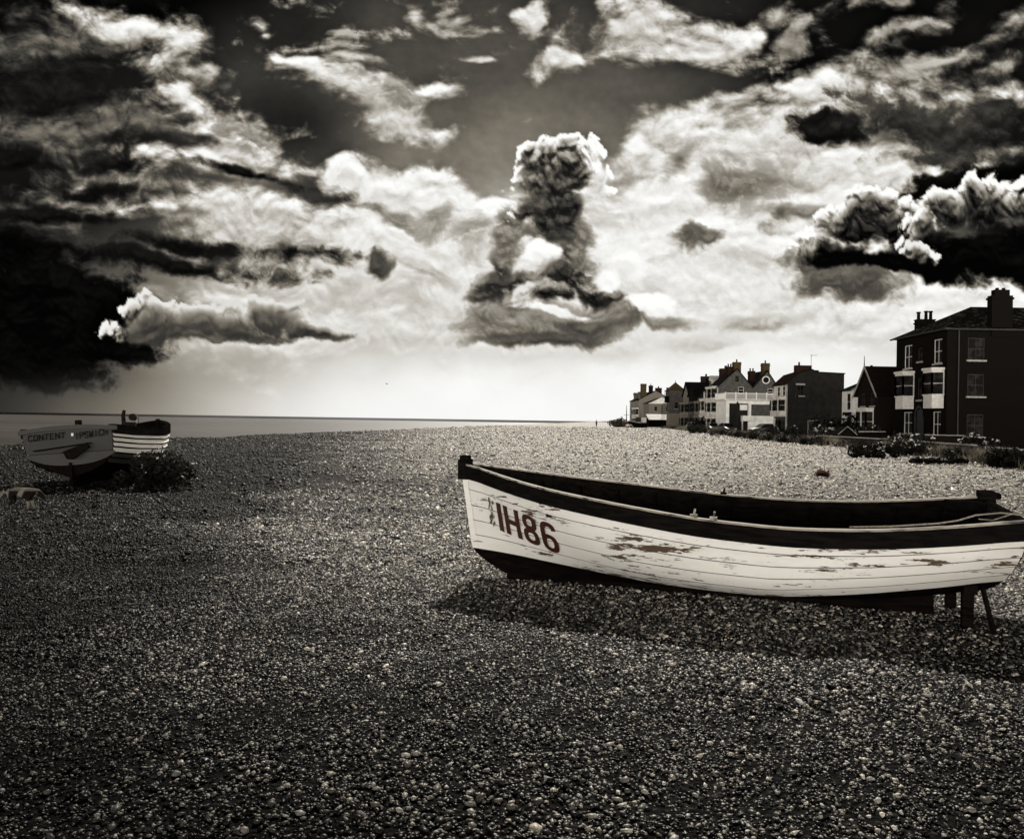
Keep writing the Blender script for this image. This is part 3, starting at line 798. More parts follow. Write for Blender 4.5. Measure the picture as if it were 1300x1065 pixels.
# ---- the big boat
BOW = Vector((-.45, 8.30, 0.02)); BOAT_RZ = math.atan2(-1.60, 4.58)
H1 = Hull(4.85,
          zs=[(0, 1.11), (.1, 1.03), (.2, .955), (.35, .875), (.5, .80), (.65, .765), (.78, .785), (.9, .84), (1, .905)],
          b=[(0, .028), (.04, .15), (.1, .34), (.17, .51), (.25, .66), (.36, .81), (.5, .93), (.65, .965), (.8, .92), (.92, .84), (1, .77)],
          zk=[(0, .02), (.5, .045), (.75, .07), (.9, .14), (1, .24)],
          p=[(0, 1.0), (.1, 1.3), (.25, 2.5), (.42, 5.0), (.62, 6.5), (.82, 4.2), (1, 3.0)])
boat = thing('rowing_boat', 'old white clinker boat with black wale and IH86 on its bow, lying on the shingle', 'boat', BOW)
boat.rotation_euler = (R(1.7), 0, BOAT_RZ)
zb_tab = [(0, .255), (.12, .235), (.25, .20), (.40, .17), (.62, .18), (.8, .28), (1, .41)]
def h_wale(u): return H1.h_of(u, H1.sm(H1.zs_, u) - .125)
def h_white(u): return H1.h_of(u, float(np.interp(u, [a for a, _ in zb_tab], [z for _, z in zb_tab])))
def lv(f): return lambda u: h_wale(u) + (h_white(u) - h_wale(u)) * f
pl = lap_shaded(strakes(H1, [lv(0), lv(.16), lv(.38), lv(.59), lv(.80), lv(1.0)], 60), 'hull_planking', M_white, M_lapshade, boat)
bt = strakes(H1, [lambda u, f=f: h_white(u) * (1 - f) for f in (0, .3, .6, .85, 1.0)], 60, .011).build('hull_bottom', M_bottom, boat)
band(H1, -.004, .130, .0, .026, 60).build('rubbing_strake', M_black, boat)
band(H1, -.022, -.006, -.034, .022, 60).build('gunwale', M_worn, boat)
skin_between(H1, lambda u: 1.0, lambda u: .0, 44, 8, -.022).build('inner_lining', M_dark, boat)
# transom
mb = MB(); n_ = 12
ring = [H1.pt(1, h / n_, -1) for h in range(n_, -1, -1)] + [H1.pt(1, h / n_, 1) for h in range(0, n_ + 1)]
mb.add([p + Vector((-.03, 0, 0)) for p in ring] + [p + Vector((.012, 0, 0)) for p in ring],
       [tuple(range(len(ring))), tuple(range(2 * len(ring) - 1, len(ring) - 1, -1))] + [(i, (i + 1) % len(ring), (i + 1) % len(ring) + len(ring), i + len(ring)) for i in range(len(ring))])
mb.build('transom', M_black, boat)
# stem
def stem(zlo, zhi, fwd, aft, half, n=14):
    mb = MB(); rings = []
    for i in range(n + 1):
        z = zlo + (zhi - zlo) * i / n
        s = H1.s0(H1.h_of(0, z))
        rings.append([Vector((s - fwd, -half * .7, z)), Vector((s - fwd, half * .7, z)), Vector((s + aft, half, z)), Vector((s + aft, -half, z))])
    mb.add([p for r in rings for p in r], [(i * 4 + k, i * 4 + (k + 1) % 4, (i + 1) * 4 + (k + 1) % 4, (i + 1) * 4 + k) for i in range(n) for k in range(4)] + [(3, 2, 1, 0), (n * 4, n * 4 + 1, n * 4 + 2, n * 4 + 3)])
    return mb
stem(.262, 1.00, .055, .06, .040).build('stem_post', M_white, boat)
stem(.03, .26, .05, .05, .036).build('forefoot', M_bottom, boat)
mb = MB(); mb.box(-.075, .05, -.058, .058, .96, 1.165); mb.box(-.06, .035, -.046, .046, 1.165, 1.205)
mb.build('stem_head', M_black, boat, bevel=.008)
# keel and skeg
mb = MB()
ks = [.46 + (4.32 - .46) * i / 20 for i in range(21)]
rings = []
for s in ks:
    zt = H1.sm(H1.zk_, s / H1.L) + .03
    rings.append([Vector((s, -.035, -.05)), Vector((s, .035, -.05)), Vector((s, .035, zt)), Vector((s, -.035, zt))])
mb.add([p for r in rings for p in r], [(i * 4 + k, i * 4 + (k + 1) % 4, (i + 1) * 4 + (k + 1) % 4, (i + 1) * 4 + k) for i in range(20) for k in range(4)] + [(3, 2, 1, 0), (80, 81, 82, 83)])
mb.build('keel', M_bottom, boat)
# inside: thwarts, ribs, thole blocks
for s, drop in ((1.15, .20), (2.35, .22), (3.55, .22)):
    z = H1.sm(H1.zs_, s / H1.L) - drop
    w = abs(H1.at_sz(s, z).y) - .03
    MB().box(s - .12, s + .12, -w, w, z - .03, z).build('thwart', M_dark, boat, bevel=.006)
for s in np.arange(.7, 4.6, .38):
    u = s / H1.L
    mb = MB()
    for side in (-1, 1):
        pts = [H1.pt(u, h, side, -.036) for h in np.linspace(.02, .93, 10)]
        mb.tube(pts, .016, 6)
    mb.build('rib', M_dark, boat)
for s, side in ((2.40, -1), (2.56, -1), (2.50, 1)):
    p = H1.pt(s / H1.L, 1.0, side)
    mb = MB(); mb.box(p.x - .03, p.x + .03, p.y - side * .045 - .018, p.y - side * .045 + .018, p.z + .02, p.z + .040)
    mb.tube([(p.x, p.y - side * .045, p.z + .035), (p.x + .01, p.y - side * .045, p.z + .085)], .010, 6)
    mb.build('thole_block', M_worn if side < 0 else M_dark, boat)
for side in (-1, 1):     # quarter knees at the stern
    p = H1.pt(1, 1, side)
    mb = MB(); mb.prism([(p.x - .34, p.y - side * .02), (p.x + .01, p.y - side * .02), (p.x + .01, p.y - side * .30)], 'z', p.z - .09, p.z - .02)
    mb.build('quarter_knee', M_black, boat)
p = H1.pt(1, 1, 1)
mb = MB(); mb.box(p.x - .07, p.x + .07, p.y - .10, p.y + .05, p.z - .26, p.z + .075); mb.box(p.x + .02, p.x + .12, p.y - .06, p.y + .04, p.z + .0, p.z + .055)
mb.build('quarter_post', M_black, boat, bevel=.015)
# lettering, brushed over the laps; (a, v) in letter heights, laid on the near bow
def ring_quads(cx, cy, rx, ry, th, a0=0, a1=360, n=26, e=2.6):
    out = []
    def sp(t, k):
        c, s = math.cos(t), math.sin(t)
        return (cx + math.copysign(abs(c) ** (2 / e), c) * (rx - k * th), cy + math.copysign(abs(s) ** (2 / e), s) * (ry - k * th * .92))
    for i in range(n):
        t0, t1 = R(a0 + (a1 - a0) * i / n), R(a0 + (a1 - a0) * (i + 1) / n)
        for k in range(3):
            out.append([sp(t0, k / 3), sp(t1, k / 3), sp(t1, (k + 1) / 3), sp(t0, (k + 1) / 3)])
    return out
def rect_quads(x0, x1, y0, y1, nx=3, ny=10):
    return [[(x0 + (x1 - x0) * i / nx, y0 + (y1 - y0) * j / ny), (x0 + (x1 - x0) * (i + 1) / nx, y0 + (y1 - y0) * j / ny),
             (x0 + (x1 - x0) * (i + 1) / nx, y0 + (y1 - y0) * (j + 1) / ny), (x0 + (x1 - x0) * i / nx, y0 + (y1 - y0) * (j + 1) / ny)] for i in range(nx) for j in range(ny)]
GL = {
    'I': (.19, rect_quads(0, .17, 0, 1)),
    'H': (.60, rect_quads(0, .16, 0, 1) + rect_quads(.41, .57, 0, 1) + rect_quads(.16, .41, .40, .57, 6, 4)),
    '8': (.58, ring_quads(.27, .27, .27, .27, .155) + ring_quads(.27, .745, .245, .255, .15)),
    '6': (.58, ring_quads(.27, .30, .27, .30, .155) + ring_quads(.27, .70, .27, .30, .155, 12, 180, 14) + rect_quads(0, .155, .30, .70, 3, 5)),
}
def letter_map(x, y):      # x 0..1 along the word, y 0..1 up
    (s00, z00), (s10, z10), (s01, z01), (s11, z11) = LET
    s = (s00 * (1 - x) + s10 * x) * (1 - y) + (s01 * (1 - x) + s11 * x) * y
    z = (z00 * (1 - x) + z10 * x) * (1 - y) + (z01 * (1 - x) + z11 * x) * y
    return s, z
LET = ((.43, .485), (1.13, .335), (.41, .775), (1.12, .64))     # BL, BR, TL, TR as (along, height)
xx = 0.0; word = 'IH86'; gap = .075
tot = sum(GL[c][0] for c in word) + gap * 3 - .03
for c in word:
    mb = MB()
    for q in GL[c][1]:
        mb.add([H1.at_sz(*letter_map((xx + a) / tot, b_), -1, .0175) for a, b_ in q], [(0, 1, 2, 3)])
    o = mb.build('registration_letter', M_num, pl)
    o['label'] = 'dark red painted %s' % c
    xx += GL[c][0] + gap

# flaked remains of an older letter ahead of the number
mb = MB(); rr_ = random.Random(4)
for k in range(26):
    a = LET[2][0] - .105 + rr_.uniform(0, .075) + rr_.choice((0, 0, .012)); z = rr_.uniform(.53, .80)
    w_, h2_ = rr_.uniform(.004, .013), rr_.uniform(.008, .028)
    mb.add([H1.at_sz(a + dx_ * w_, z + dz_ * h2_, -1, .0165) for dx_, dz_ in ((-1, -.6), (.2, -1), (1, -.2), (.5, .9), (-.7, .7))], [(0, 1, 2, 3, 4)])
o = mb.build('flaked_letter', surf('olive_flakes', (.05, .04, .02), (.14, .11, .06), 40, .8), pl); o['label'] = 'flaked olive remains of an older letter'

# rope lying over the stern quarter
rp = [H1.pt(.985, 1, -1) + Vector((.06, .02, .06)), H1.pt(.96, 1, -1) + Vector((0, .10, .075)), H1.pt(.93, 1, -1) + Vector((0, .22, .055)), H1.pt(.90, 1, -1) + Vector((0, .10, .045)), H1.pt(.87, 1, -1) + Vector((0, .02, .045)), H1.pt(.80, 1, -1) + Vector((0, .0, .042)), H1.pt(.74, 1, -1) + Vector((0, -.01, .042))]
rp = [boat.matrix_basis @ p for p in rp]
mb = MB(); mb.tube(rp, .0065, 6)
r2 = [boat.matrix_basis @ p for p in (H1.pt(1.0, 1, -1) + Vector((.0, .03, .05)), H1.pt(.985, 1, -1) + Vector((0, .16, .06)), H1.pt(.955, 1, -1) + Vector((0, .24, .0)), H1.pt(.93, 1, -1) + Vector((0, .12, .04)))]
mb.tube(r2, .005, 6)
tag(mb.build('mooring_rope', M_rope, None, smooth=True), 'frayed pale rope lying along the stern gunwale of the white boat', 'rope')

# timber trestle under the stern
def boat_pt(s, y, z=0): 
    q = boat.matrix_basis @ Vector((s, y, 0)); return Vector((q.x, q.y, z))
c0 = boat_pt(4.50, -.05)
tr = thing('boat_trestle', 'dark timber trestle standing under the stern of the white boat', 'trestle', c0, BOAT_RZ)
MB().box(-.042, .042, -.41, -.33, -.12, .40).build('leg', M_dark, tr, bevel=.006)
MB().box(-.042, .042, .31, .39, -.12, .40).build('leg', M_dark, tr, bevel=.006)
MB().box(-.05, .05, -.50, .50, .285, .36).build('cross_bar', M_dark, tr, bevel=.006)
MB().tube([(.16, -.60, -.05), (.10, -.40, .33)], .022, 6).build('strut', M_dark, tr)

# ---- the moored-up boat on the left, stern towards us
H2 = Hull(4.7,
          zs=[(0, 1.42), (.2, 1.25), (.5, 1.14), (.8, 1.17), (1, 1.24)],
          b=[(0, .028), (.08, .34), (.2, .66), (.35, .88), (.5, 1.04), (.75, 1.04), (1, .92)],
          zk=[(0, .15), (.5, .08), (.85, .12), (1, .20)],
          p=[(0, 1.2), (.2, 2.2), (.5, 4.2), (1, 4.6)], rake_stern=.14)
b2 = thing('fishing_boat', 'weathered boat stern-on at the left with CONTENT and IPSWICH across its dark transom', 'boat', (-9.45, 21.7, 0.0))
b2.rotation_euler = (R(4.6), R(-.5), R(-90 + 1.6))
def h2w(u): return H2.h_of(u, H2.sm(H2.zs_, u) - .165)
def h2b(u): return .26
lap_shaded(strakes(H2, [(lambda u, f=f: h2w(u) + (h2b(u) - h2w(u)) * f) for f in (0, .16, .33, .50, .68)], 40, .04, seam=.032), 'hull_planking', M_white2, M_black, b2)
lap_shaded(strakes(H2, [(lambda u, f=f: h2w(u) + (h2b(u) - h2w(u)) * f) for f in (.68, .84, 1.0)], 40, .04, seam=.03), 'bilge_planking', M_greyl, M_black, b2)
strakes(H2, [lambda u: .26, lambda u: .12, lambda u: 0.0], 40, .011).build('hull_bottom', M_bottom, b2)
band(H2, -.004, .172, .0, .05, 40).build('rubbing_strake', M_black, b2)
band(H2, -.026, -.006, -.07, .056, 40).build('gunwale', M_black, b2)
skin_between(H2, lambda u: 1.0, lambda u: .0, 30, 6, -.025).build('inner_lining', M_dark, b2)
def transom_poly(H, hlo, hhi, x0, x1, n=10, lip=0.0, drop=None):
    top = [H.pt(1, hlo + (hhi - hlo) * i / n, -1) for i in range(n, -1, -1)]
    ring = top + [Vector((p.x, -p.y, p.z)) for p in reversed(top)]
    mb = MB(); k = len(ring)
    mb.add([p + Vector((x0, 0, 0)) for p in ring] + [p + Vector((x1, 0, 0)) for p in ring],
           [tuple(range(k)), tuple(range(2 * k - 1, k - 1, -1))] + [(i, (i + 1) % k, (i + 1) % k + k, i + k) for i in range(k)])
    return mb
transom_poly(H2, .50, 1.0, -.03, .022).build('transom', M_grey, b2)
def lower_transom(lo, hi, x0, x1, n=18):
    mb = MB(); vs = []
    for i in range(n + 1):
        y = -.93 + 1.86 * i / n
        zt = H2.pt(1, hi).z; hw = abs(H2.pt(1, lo).y)
        zb = H2.pt(1, lo).z + (zt - H2.pt(1, lo).z) * min(1, abs(y) / .93) ** 2.6 * .8
        vs += [Vector((H2.pt(1, .4).x + x0, y, zb)), Vector((H2.pt(1, hi).x + x0, y, zt)), Vector((H2.pt(1, hi).x + x1, y, zt)), Vector((H2.pt(1, .4).x + x1, y, zb))]
    mb.add(vs, [(i * 4 + k, i * 4 + (k + 1) % 4, (i + 1) * 4 + (k + 1) % 4, (i + 1) * 4 + k) for i in range(n) for k in range(4)] + [(3, 2, 1, 0), (n * 4, n * 4 + 1, n * 4 + 2, n * 4 + 3)])
    return mb
lower_transom(.24, .49, -.02, .016).build('transom_panel', M_greyl, b2)
transom_poly(H2, .0, .47, -.03, .006).build('stern_bottom', M_bottom, b2)
tz = H2.sm(H2.zs_, 1)
# cambered rail over the transom
mb = MB(); n = 16; g = []
for i in range(n + 1):
    y = -1.0 + 2.0 * i / n; zc = tz + .07 * (1 - y * y) - .03
    g += [Vector((4.60, y, zc - .07)), Vector((4.76, y, zc - .07)), Vector((4.76, y, zc + .02)), Vector((4.60, y, zc + .02))]
mb.add(g, [(i * 4 + k, i * 4 + (k + 1) % 4, (i + 1) * 4 + (k + 1) % 4, (i + 1) * 4 + k) for i in range(n) for k in range(4)] + [(3, 2, 1, 0), (n * 4, n * 4 + 1, n * 4 + 2, n * 4 + 3)])
mb.build('transom_rail', M_grey, b2)
# rudder fitting: dark cheek and strut below the names
mb = MB()
mb.prism([(-.10, .74), (.42, .90), (.46, .80), (.10, .56), (-.02, .58)], 'x', 4.70, 4.75)
mb.build('rudder_cheek', M_dark, b2)
mb = MB(); mb.prism([(-.72, .80), (.50, .905), (.50, .875), (-.72, .77)], 'x', 4.715, 4.73)
mb.build('seam_batten', M_dark, b2)
mb = MB(); mb.box(3.9, 4.66, -.03, .03, -.02, .50); mb.box(.5, 3.95, -.035, .035, .02, .30)
mb.build('keel', M_bottom, b2)
def stem2():
    mb = MB(); rings = []; n = 12
    for i in range(n + 1):
        z = .25 + 1.22 * i / n; s = H2.s0(H2.h_of(0, z))
        rings.append([Vector((s - .05, -.03, z)), Vector((s - .05, .03, z)), Vector((s + .06, .045, z)), Vector((s + .06, -.045, z))])
    mb.add([p for r in rings for p in r], [(i * 4 + k, i * 4 + (k + 1) % 4, (i + 1) * 4 + (k + 1) % 4, (i + 1) * 4 + k) for i in range(n) for k in range(4)] + [(3, 2, 1, 0), (n * 4, n * 4 + 1, n * 4 + 2, n * 4 + 3)])
    return mb
stem2().build('stem_post', M_black, b2)
for s in (1.5, 2.9):
    w = H2.sm(H2.b_, s / 4.7) - .05; z = H2.sm(H2.zs_, s / 4.7) - .2
    MB().box(s - .12, s + .12, -w, w, z - .03, z).build('thwart', M_dark, b2)
MB().box(3.55, 3.66, -.36, -.25, .55, 1.43).build('timber_post', M_dark, b2, bevel=.01)
M_let = surf('black_lettering', (.008, .007, .006), (.014, .012, .01), 20, .9, spec=0)
STROKES = {   # sign-writer's capitals, strokes on a 1 x 1.4 grid
    'C': [[(1, 1.15), (.75, 1.4), (.25, 1.4), (0, 1.1), (0, .3), (.25, 0), (.75, 0), (1, .25)]],
    'O': [[(.25, 0), (0, .3), (0, 1.1), (.25, 1.4), (.75, 1.4), (1, 1.1), (1, .3), (.75, 0), (.25, 0)]],
    'N': [[(0, 0), (0, 1.4)], [(0, 1.4), (1, 0)], [(1, 0), (1, 1.4)]],
    'T': [[(0, 1.4), (1, 1.4)], [(.5, 1.4), (.5, 0)]],
    'E': [[(0, 0), (0, 1.4)], [(0, 1.4), (.9, 1.4)], [(0, .72), (.75, .72)], [(0, 0), (.9, 0)]],
    'I': [[(.5, 0), (.5, 1.4)]],
    'P': [[(0, 0), (0, 1.4)], [(0, 1.4), (.75, 1.4), (1, 1.2), (1, .9), (.75, .68), (0, .68)]],
    'S': [[(1, 1.2), (.75, 1.4), (.25, 1.4), (0, 1.15), (0, .92), (.25, .74), (.75, .66), (1, .46), (1, .22), (.75, 0), (.25, 0), (0, .22)]],
    'W': [[(0, 1.4), (.25, 0)], [(.25, 0), (.5, 1.0)], [(.5, 1.0), (.75, 0)], [(.75, 0), (1, 1.4)]],
    'H': [[(0, 0), (0, 1.4)], [(1, 0), (1, 1.4)], [(0, .7), (1, .7)]],
}
def letters(word, y0, y1, z0, z1, x, hgt, th=.024):
    """flat painted capitals standing on the transom between y0..y1"""
    mb = MB(); n = len(word); w = (y1 - y0) / n
    for i, c in enumerate(word):
        lw = w * .68
        for k, st_ in enumerate(STROKES[c]):
            for j, (a, b_) in enumerate(zip(st_[:-1], st_[1:])):
                def P(q): 
                    yy = y0 + w * (i + .16) + q[0] * lw
                    return Vector((x, yy, z0 + (z1 - z0) * (yy - y0) / (y1 - y0) + q[1] / 1.4 * hgt))
                A, B = P(a), P(b_); d = (B - A); d.normalize(); s_ = Vector((0, -d.z, d.y)) * th * .5; e = d * th * .35
                o_ = Vector((.0006 * (j % 3) + .0015 * k, 0, 0))
                mb.quad(A - e - s_ + o_, B + e - s_ + o_, B + e + s_ + o_, A - e + s_ + o_)
    return mb
o = letters('CONTENT', -.82, -.02, 1.00, 1.03, 4.728, .115, .022).build('boat_name', M_let, b2); o['label'] = 'CONTENT in black capitals'
o = letters('IPSWICH', .16, .86, .985, 1.045, 4.728, .125, .022).build('port_name', M_let, b2); o['label'] = 'IPSWICH in black capitals'
MB().box(4.722, 4.742, .10, .14, 1.06, 1.12).build('drain_fitting', M_white2, b2)

# net hauler standing in the left boat
M_iron = surf('rusty_iron', (.006, .005, .005), (.014, .010, .008), 14, .8, .002, spec=.05)
M_steel = surf('galvanised', (.12, .11, .10), (.20, .19, .17), 16, .5, 0, metal=.7)
q = b2.matrix_basis @ Vector((2.55, .32, 1.05))
wn = thing('net_hauler', 'small iron net hauler with upright lever standing in the left boat', 'winch', q, R(20))
MB().box(-.14, .16, -.16, .16, -.30, .30).build('housing', M_iron, wn, bevel=.02)
MB().tube([(.10, -.22, .42), (.10, .22, .42)], [.085, .085], 14).build('drum', M_iron, wn, smooth=False)
MB().tube([(.16, .10, .28), (.16, .10, .46)], [.06, .05], 10).build('cap', M_steel, wn)
MB().tube([(-.10, 0, .25), (-.12, 0, .46), (-.10, .02, .58)], [.05, .045, .035], 8).build('lever', M_iron, wn)
# ---------------------------------------------------------------- houses along the front
M_brick = surf('dark_brick', (.009, .007, .006), (.016, .013, .011), 18, .95, .01, (1, 1, 3), spec=0)
M_brick2 = surf('smoke_dark_brick', (.005, .0045, .004), (.010, .008, .007), 10, .95, .01, (1, 1, 3), spec=0)
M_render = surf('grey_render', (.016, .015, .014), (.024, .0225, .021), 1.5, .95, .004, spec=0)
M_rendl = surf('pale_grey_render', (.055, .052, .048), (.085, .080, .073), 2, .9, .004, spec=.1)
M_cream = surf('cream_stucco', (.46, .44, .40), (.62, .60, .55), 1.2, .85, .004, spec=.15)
M_whitew = surf('whitewash', (.66, .645, .61), (.80, .785, .74), 1.2, .8, .004, spec=.15)
M_tan = surf('tan_brick', (.13, .115, .095), (.20, .18, .15), 8, .9, .006, (1, 1, 3), spec=.1)
M_red = surf('red_brick', (.018, .010, .0075), (.032, .017, .012), 9, .95, .006, (1, 1, 3), spec=0)
M_ochre = surf('ochre_brick', (.042, .030, .016), (.070, .050, .026), 7, .95, .006, (1, 1, 3), spec=0)
M_slate = surf('slate_roof', (.006, .006, .006), (.018, .017, .016), 7, .9, .02, (1, 1, 3), spec=0, lo=.4, hi=.7)
M_lslate = surf('lichened_slate', (.005, .0045, .004), (.11, .10, .085), 1.3, .95, .02, (1.4, 1.4, 6), spec=.0, lo=.53, hi=.78)
M_tile = surf('red_tile', (.008, .006, .0055), (.016, .011, .009), 9, .95, .02, (1, 1, 3), spec=0)
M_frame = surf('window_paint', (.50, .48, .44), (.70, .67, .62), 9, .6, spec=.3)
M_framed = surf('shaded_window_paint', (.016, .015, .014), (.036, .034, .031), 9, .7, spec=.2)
M_sill = surf('stone_sill', (.24, .225, .20), (.36, .335, .30), 7, .85, spec=.2)
M_door = surf('dark_door', (.020, .022, .026), (.03, .032, .036), 8, .6, spec=.2)
M_pipe = surf('iron_pipe', (.02, .019, .018), (.035, .033, .03), 12, .6, spec=.3)
m_, t_, p_ = new_mat('window_glass')
p_.inputs['Base Color'].default_value = (.010, .010, .010, 1); p_.inputs['Roughness'].default_value = .35; p_.inputs['Specular IOR Level'].default_value = .02
tc_ = t_.node('ShaderNodeTexCoord')
t_.put(p_.inputs['Base Color'], t_.mixc(t_.maprange(t_.noise(tc_.outputs['Object'], 1.7, 3), .45, .62), (.004, .004, .004, 1), (.022, .017, .013, 1)))
M_glass = m_

def fpt(face, a, z, d):
    """face 'F' looks to the sea (-x), a runs along +y; face 'S' looks back along the beach (-y), a runs along +x; d is outward"""
    return Vector((-d, a, z)) if face == 'F' else Vector((a, -d, z))
def fbox(mb, face, a0, a1, z0, z1, d0, d1):
    if face == 'F': return mb.box(-d1, -d0, a0, a1, z0, z1)
    return mb.box(a0, a1, -d1, -d0, z0, z1)
def wall(mb, face, a0, a1, z0, z1, holes=(), deep=.14, d=0.0):
    """a wall face with real openings and their reveals"""
    A = sorted({a0, a1, *[h[0] for h in holes], *[h[1] for h in holes]}); Z = sorted({z0, z1, *[h[2] for h in holes], *[h[3] for h in holes]})
    for i in range(len(A) - 1):
        for j in range(len(Z) - 1):
            ca, cz = (A[i] + A[i + 1]) / 2, (Z[j] + Z[j + 1]) / 2
            if any(h[0] < ca < h[1] and h[2] < cz < h[3] for h in holes): continue
            mb.quad(fpt(face, A[i], Z[j], d), fpt(face, A[i + 1], Z[j], d), fpt(face, A[i + 1], Z[j + 1], d), fpt(face, A[i], Z[j + 1], d))
    for (b0, b1, y0, y1) in holes:
        for (p, q) in (((b0, y0), (b1, y0)), ((b1, y0), (b1, y1)), ((b1, y1), (b0, y1)), ((b0, y1), (b0, y0))):
            mb.quad(fpt(face, *p, d), fpt(face, *q, d), fpt(face, *q, d - deep), fpt(face, *p, d - deep))
    return mb
def window(root, face, a0, a1, z0, z1, fm=None, bars=(1, 2), sill=True, d=0.0, lintel=False, w=.06, name='window'):
    """sash window set back in its opening: window (frame) > pane, sill, lintel"""
    fm = fm or M_frame
    mb = MB(); do, di = d - .05, d - .12
    fbox(mb, face, a0, a0 + w, z0, z1, di, do); fbox(mb, face, a1 - w, a1, z0, z1, di, do)
    fbox(mb, face, a0 + w, a1 - w, z1 - w, z1, di, do); fbox(mb, face, a0 + w, a1 - w, z0, z0 + w, di, do)
    nx, nz = bars
    for k in range(1, nx): 
        a = a0 + (a1 - a0) * k / nx; fbox(mb, face, a - .018, a + .018, z0 + w, z1 - w, di + .02, do - .012)
    for k in range(1, nz):
        z = z0 + (z1 - z0) * k / nz; fbox(mb, face, a0 + w, a1 - w, z - .026, z + .026, di + .01, do - .004)
    f = mb.build(name, fm, root)
    MB().quad(fpt(face, a0 + w * .5, z0 + w * .5, di + .025), fpt(face, a1 - w * .5, z0 + w * .5, di + .025), fpt(face, a1 - w * .5, z1 - w * .5, di + .025), fpt(face, a0 + w * .5, z1 - w * .5, di + .025)).build('pane', M_glass, f)
    if sill: fbox(MB(), face, a0 - .12, a1 + .12, z0 - .13, z0 - .003, d - .10, d + .10).build('sill', M_sill, f)
    if lintel: fbox(MB(), face, a0 - .15, a1 + .15, z1 + .003, z1 + .20, d - .08, d + .02).build('lintel', M_sill, f)
    return f
def bay(root, face, a0, a1, z0, z1, out=.55, panel=.9, roof=.12, fm=None, pm=None, lights=3, name='bay_window', cut=.28):
    """canted bay: bay_window (body: panel, posts, cornice) > pane"""
    fm = fm or M_frame
    plan = [(a0, 0.0), (a0 + cut, out), (a1 - cut, out), (a1, 0.0)]
    mb = MB()
    def slab(zb, zt, grow, m_=mb):
        P = [fpt(face, a + (grow if i > 1 else -grow), 0, d + (grow if 0 < i < 3 else 0)) for i, (a, d) in enumerate(plan)]
        vs = [Vector((p.x, p.y, zb)) for p in P] + [Vector((p.x, p.y, zt)) for p in P]
        m_.add(vs, [(0, 1, 2, 3), (7, 6, 5, 4)] + [(i, (i + 1) % 4, (i + 1) % 4 + 4, i + 4) for i in range(4)])
    slab(z0, z0 + panel, 0); slab(z0 + panel, z0 + panel + .10, .07); slab(z1 - .26, z1 - .06, .04); slab(z1 - .06, z1 + roof, .12)
    zb, zt = z0 + panel + .10, z1 - .26
    panes = []
    for (A, D), (B, E) in zip(plan[:-1], plan[1:]):
        n = lights if abs(E - D) < 1e-6 and lights > 1 and (B - A) > 1.0 else 1
        for k in range(n + 1):
            t = k / n; a, d_ = A + (B - A) * t, D + (E - D) * t
            c = fpt(face, a, 0, d_)
            mb.box(c.x - .06, c.x + .06, c.y - .06, c.y + .06, zb, zt)
        zm = (zb + zt) / 2
        p0, p1 = fpt(face, A, 0, D), fpt(face, B, 0, E)
        mb.tube([Vector((p0.x, p0.y, zm)), Vector((p1.x, p1.y, zm))], .03, 4)
        q0, q1 = p0 * .94 + p1 * .06, p1 * .94 + p0 * .06
        inw = fpt(face, 0, 0, -.03)
        panes.append([Vector((q0.x, q0.y, zb)) + inw, Vector((q1.x, q1.y, zb)) + inw, Vector((q1.x, q1.y, zt)) + inw, Vector((q0.x, q0.y, zt)) + inw])
    o = mb.build(name, pm or fm, root)
    for q in panes: MB().quad(*q).build('pane', M_glass, o)
    return o
def chimney(root, x0, x1, y0, y1, z0, z1, m, pots=2, step=True, potm=None, along='y'):
    mb = MB(); mb.box(x0, x1, y0, y1, z0, z1)
    if step:
        mb.box(x0 - .07, x1 + .07, y0 - .07, y1 + .07, z1 - .32, z1 - .18); mb.box(x0 - .05, x1 + .05, y0 - .05, y1 + .05, z1, z1 + .10)
    o = mb.build('chimney', m, root)
    for k in range(pots):
        t = (k + .5) / pots
        cx, cy = ((x0 + x1) / 2, y0 + (y1 - y0) * t) if along == 'y' else (x0 + (x1 - x0) * t, (y0 + y1) / 2)
        MB().tube([(cx, cy, z1 + .05), (cx, cy, z1 + .45), (cx, cy, z1 + .46), (cx, cy, z1 + .55)], [.13, .10, .14, .13], 8).build('chimney_pot', potm or m, o)
    return o
def slab_roof(root, quads, m, th=.12, name='roof'):
    mb = MB()
    for q in quads:
        n = (Vector(q[1]) - Vector(q[0])).cross(Vector(q[2]) - Vector(q[0])).normalized()
        if n.z < 0: n = -n
        k = len(q); vs = [Vector(p) for p in q] + [Vector(p) - n * th for p in q]
        mb.add(vs, [tuple(range(k)), tuple(range(2 * k - 1, k - 1, -1))] + [(i, (i + 1) % k, (i + 1) % k + k, i + k) for i in range(k)])
    return mb.build(name, m, root)

# ---- the tall dark house on the right (origin: near seaward corner at the ground)
h = thing('corner_house', 'tall dark three-storey house with hipped roof and two pale bay windows at the right edge', 'house', (33.5, 62.0, 0))
FL, DP, EV, RG = 8.2, 14.0, 9.15, 11.45
fw = [(5.45, 6.75, 6.45, 8.40), (3.75, 4.45, 6.9, 8.0), (.75, 1.95, 6.55, 8.45), (3.75, 4.45, 3.75, 5.5), (5.3, 6.7, .95, 2.75), (.75, 1.95, .75, 2.75)]
door = (3.55, 4.65, 0, 3.0)
sw = [(1.6, 2.9, 6.75, 8.45), (1.6, 2.9, 3.95, 5.65), (1.6, 2.9, .85, 2.55), (7.5, 8.8, 6.75, 8.45), (7.5, 8.8, 3.95, 5.65), (7.5, 8.8, .85, 2.55)]
mb = MB()
wall(mb, 'F', 0, FL, 0, EV, fw + [door]); wall(mb, 'S', 0, DP, 0, EV, sw)
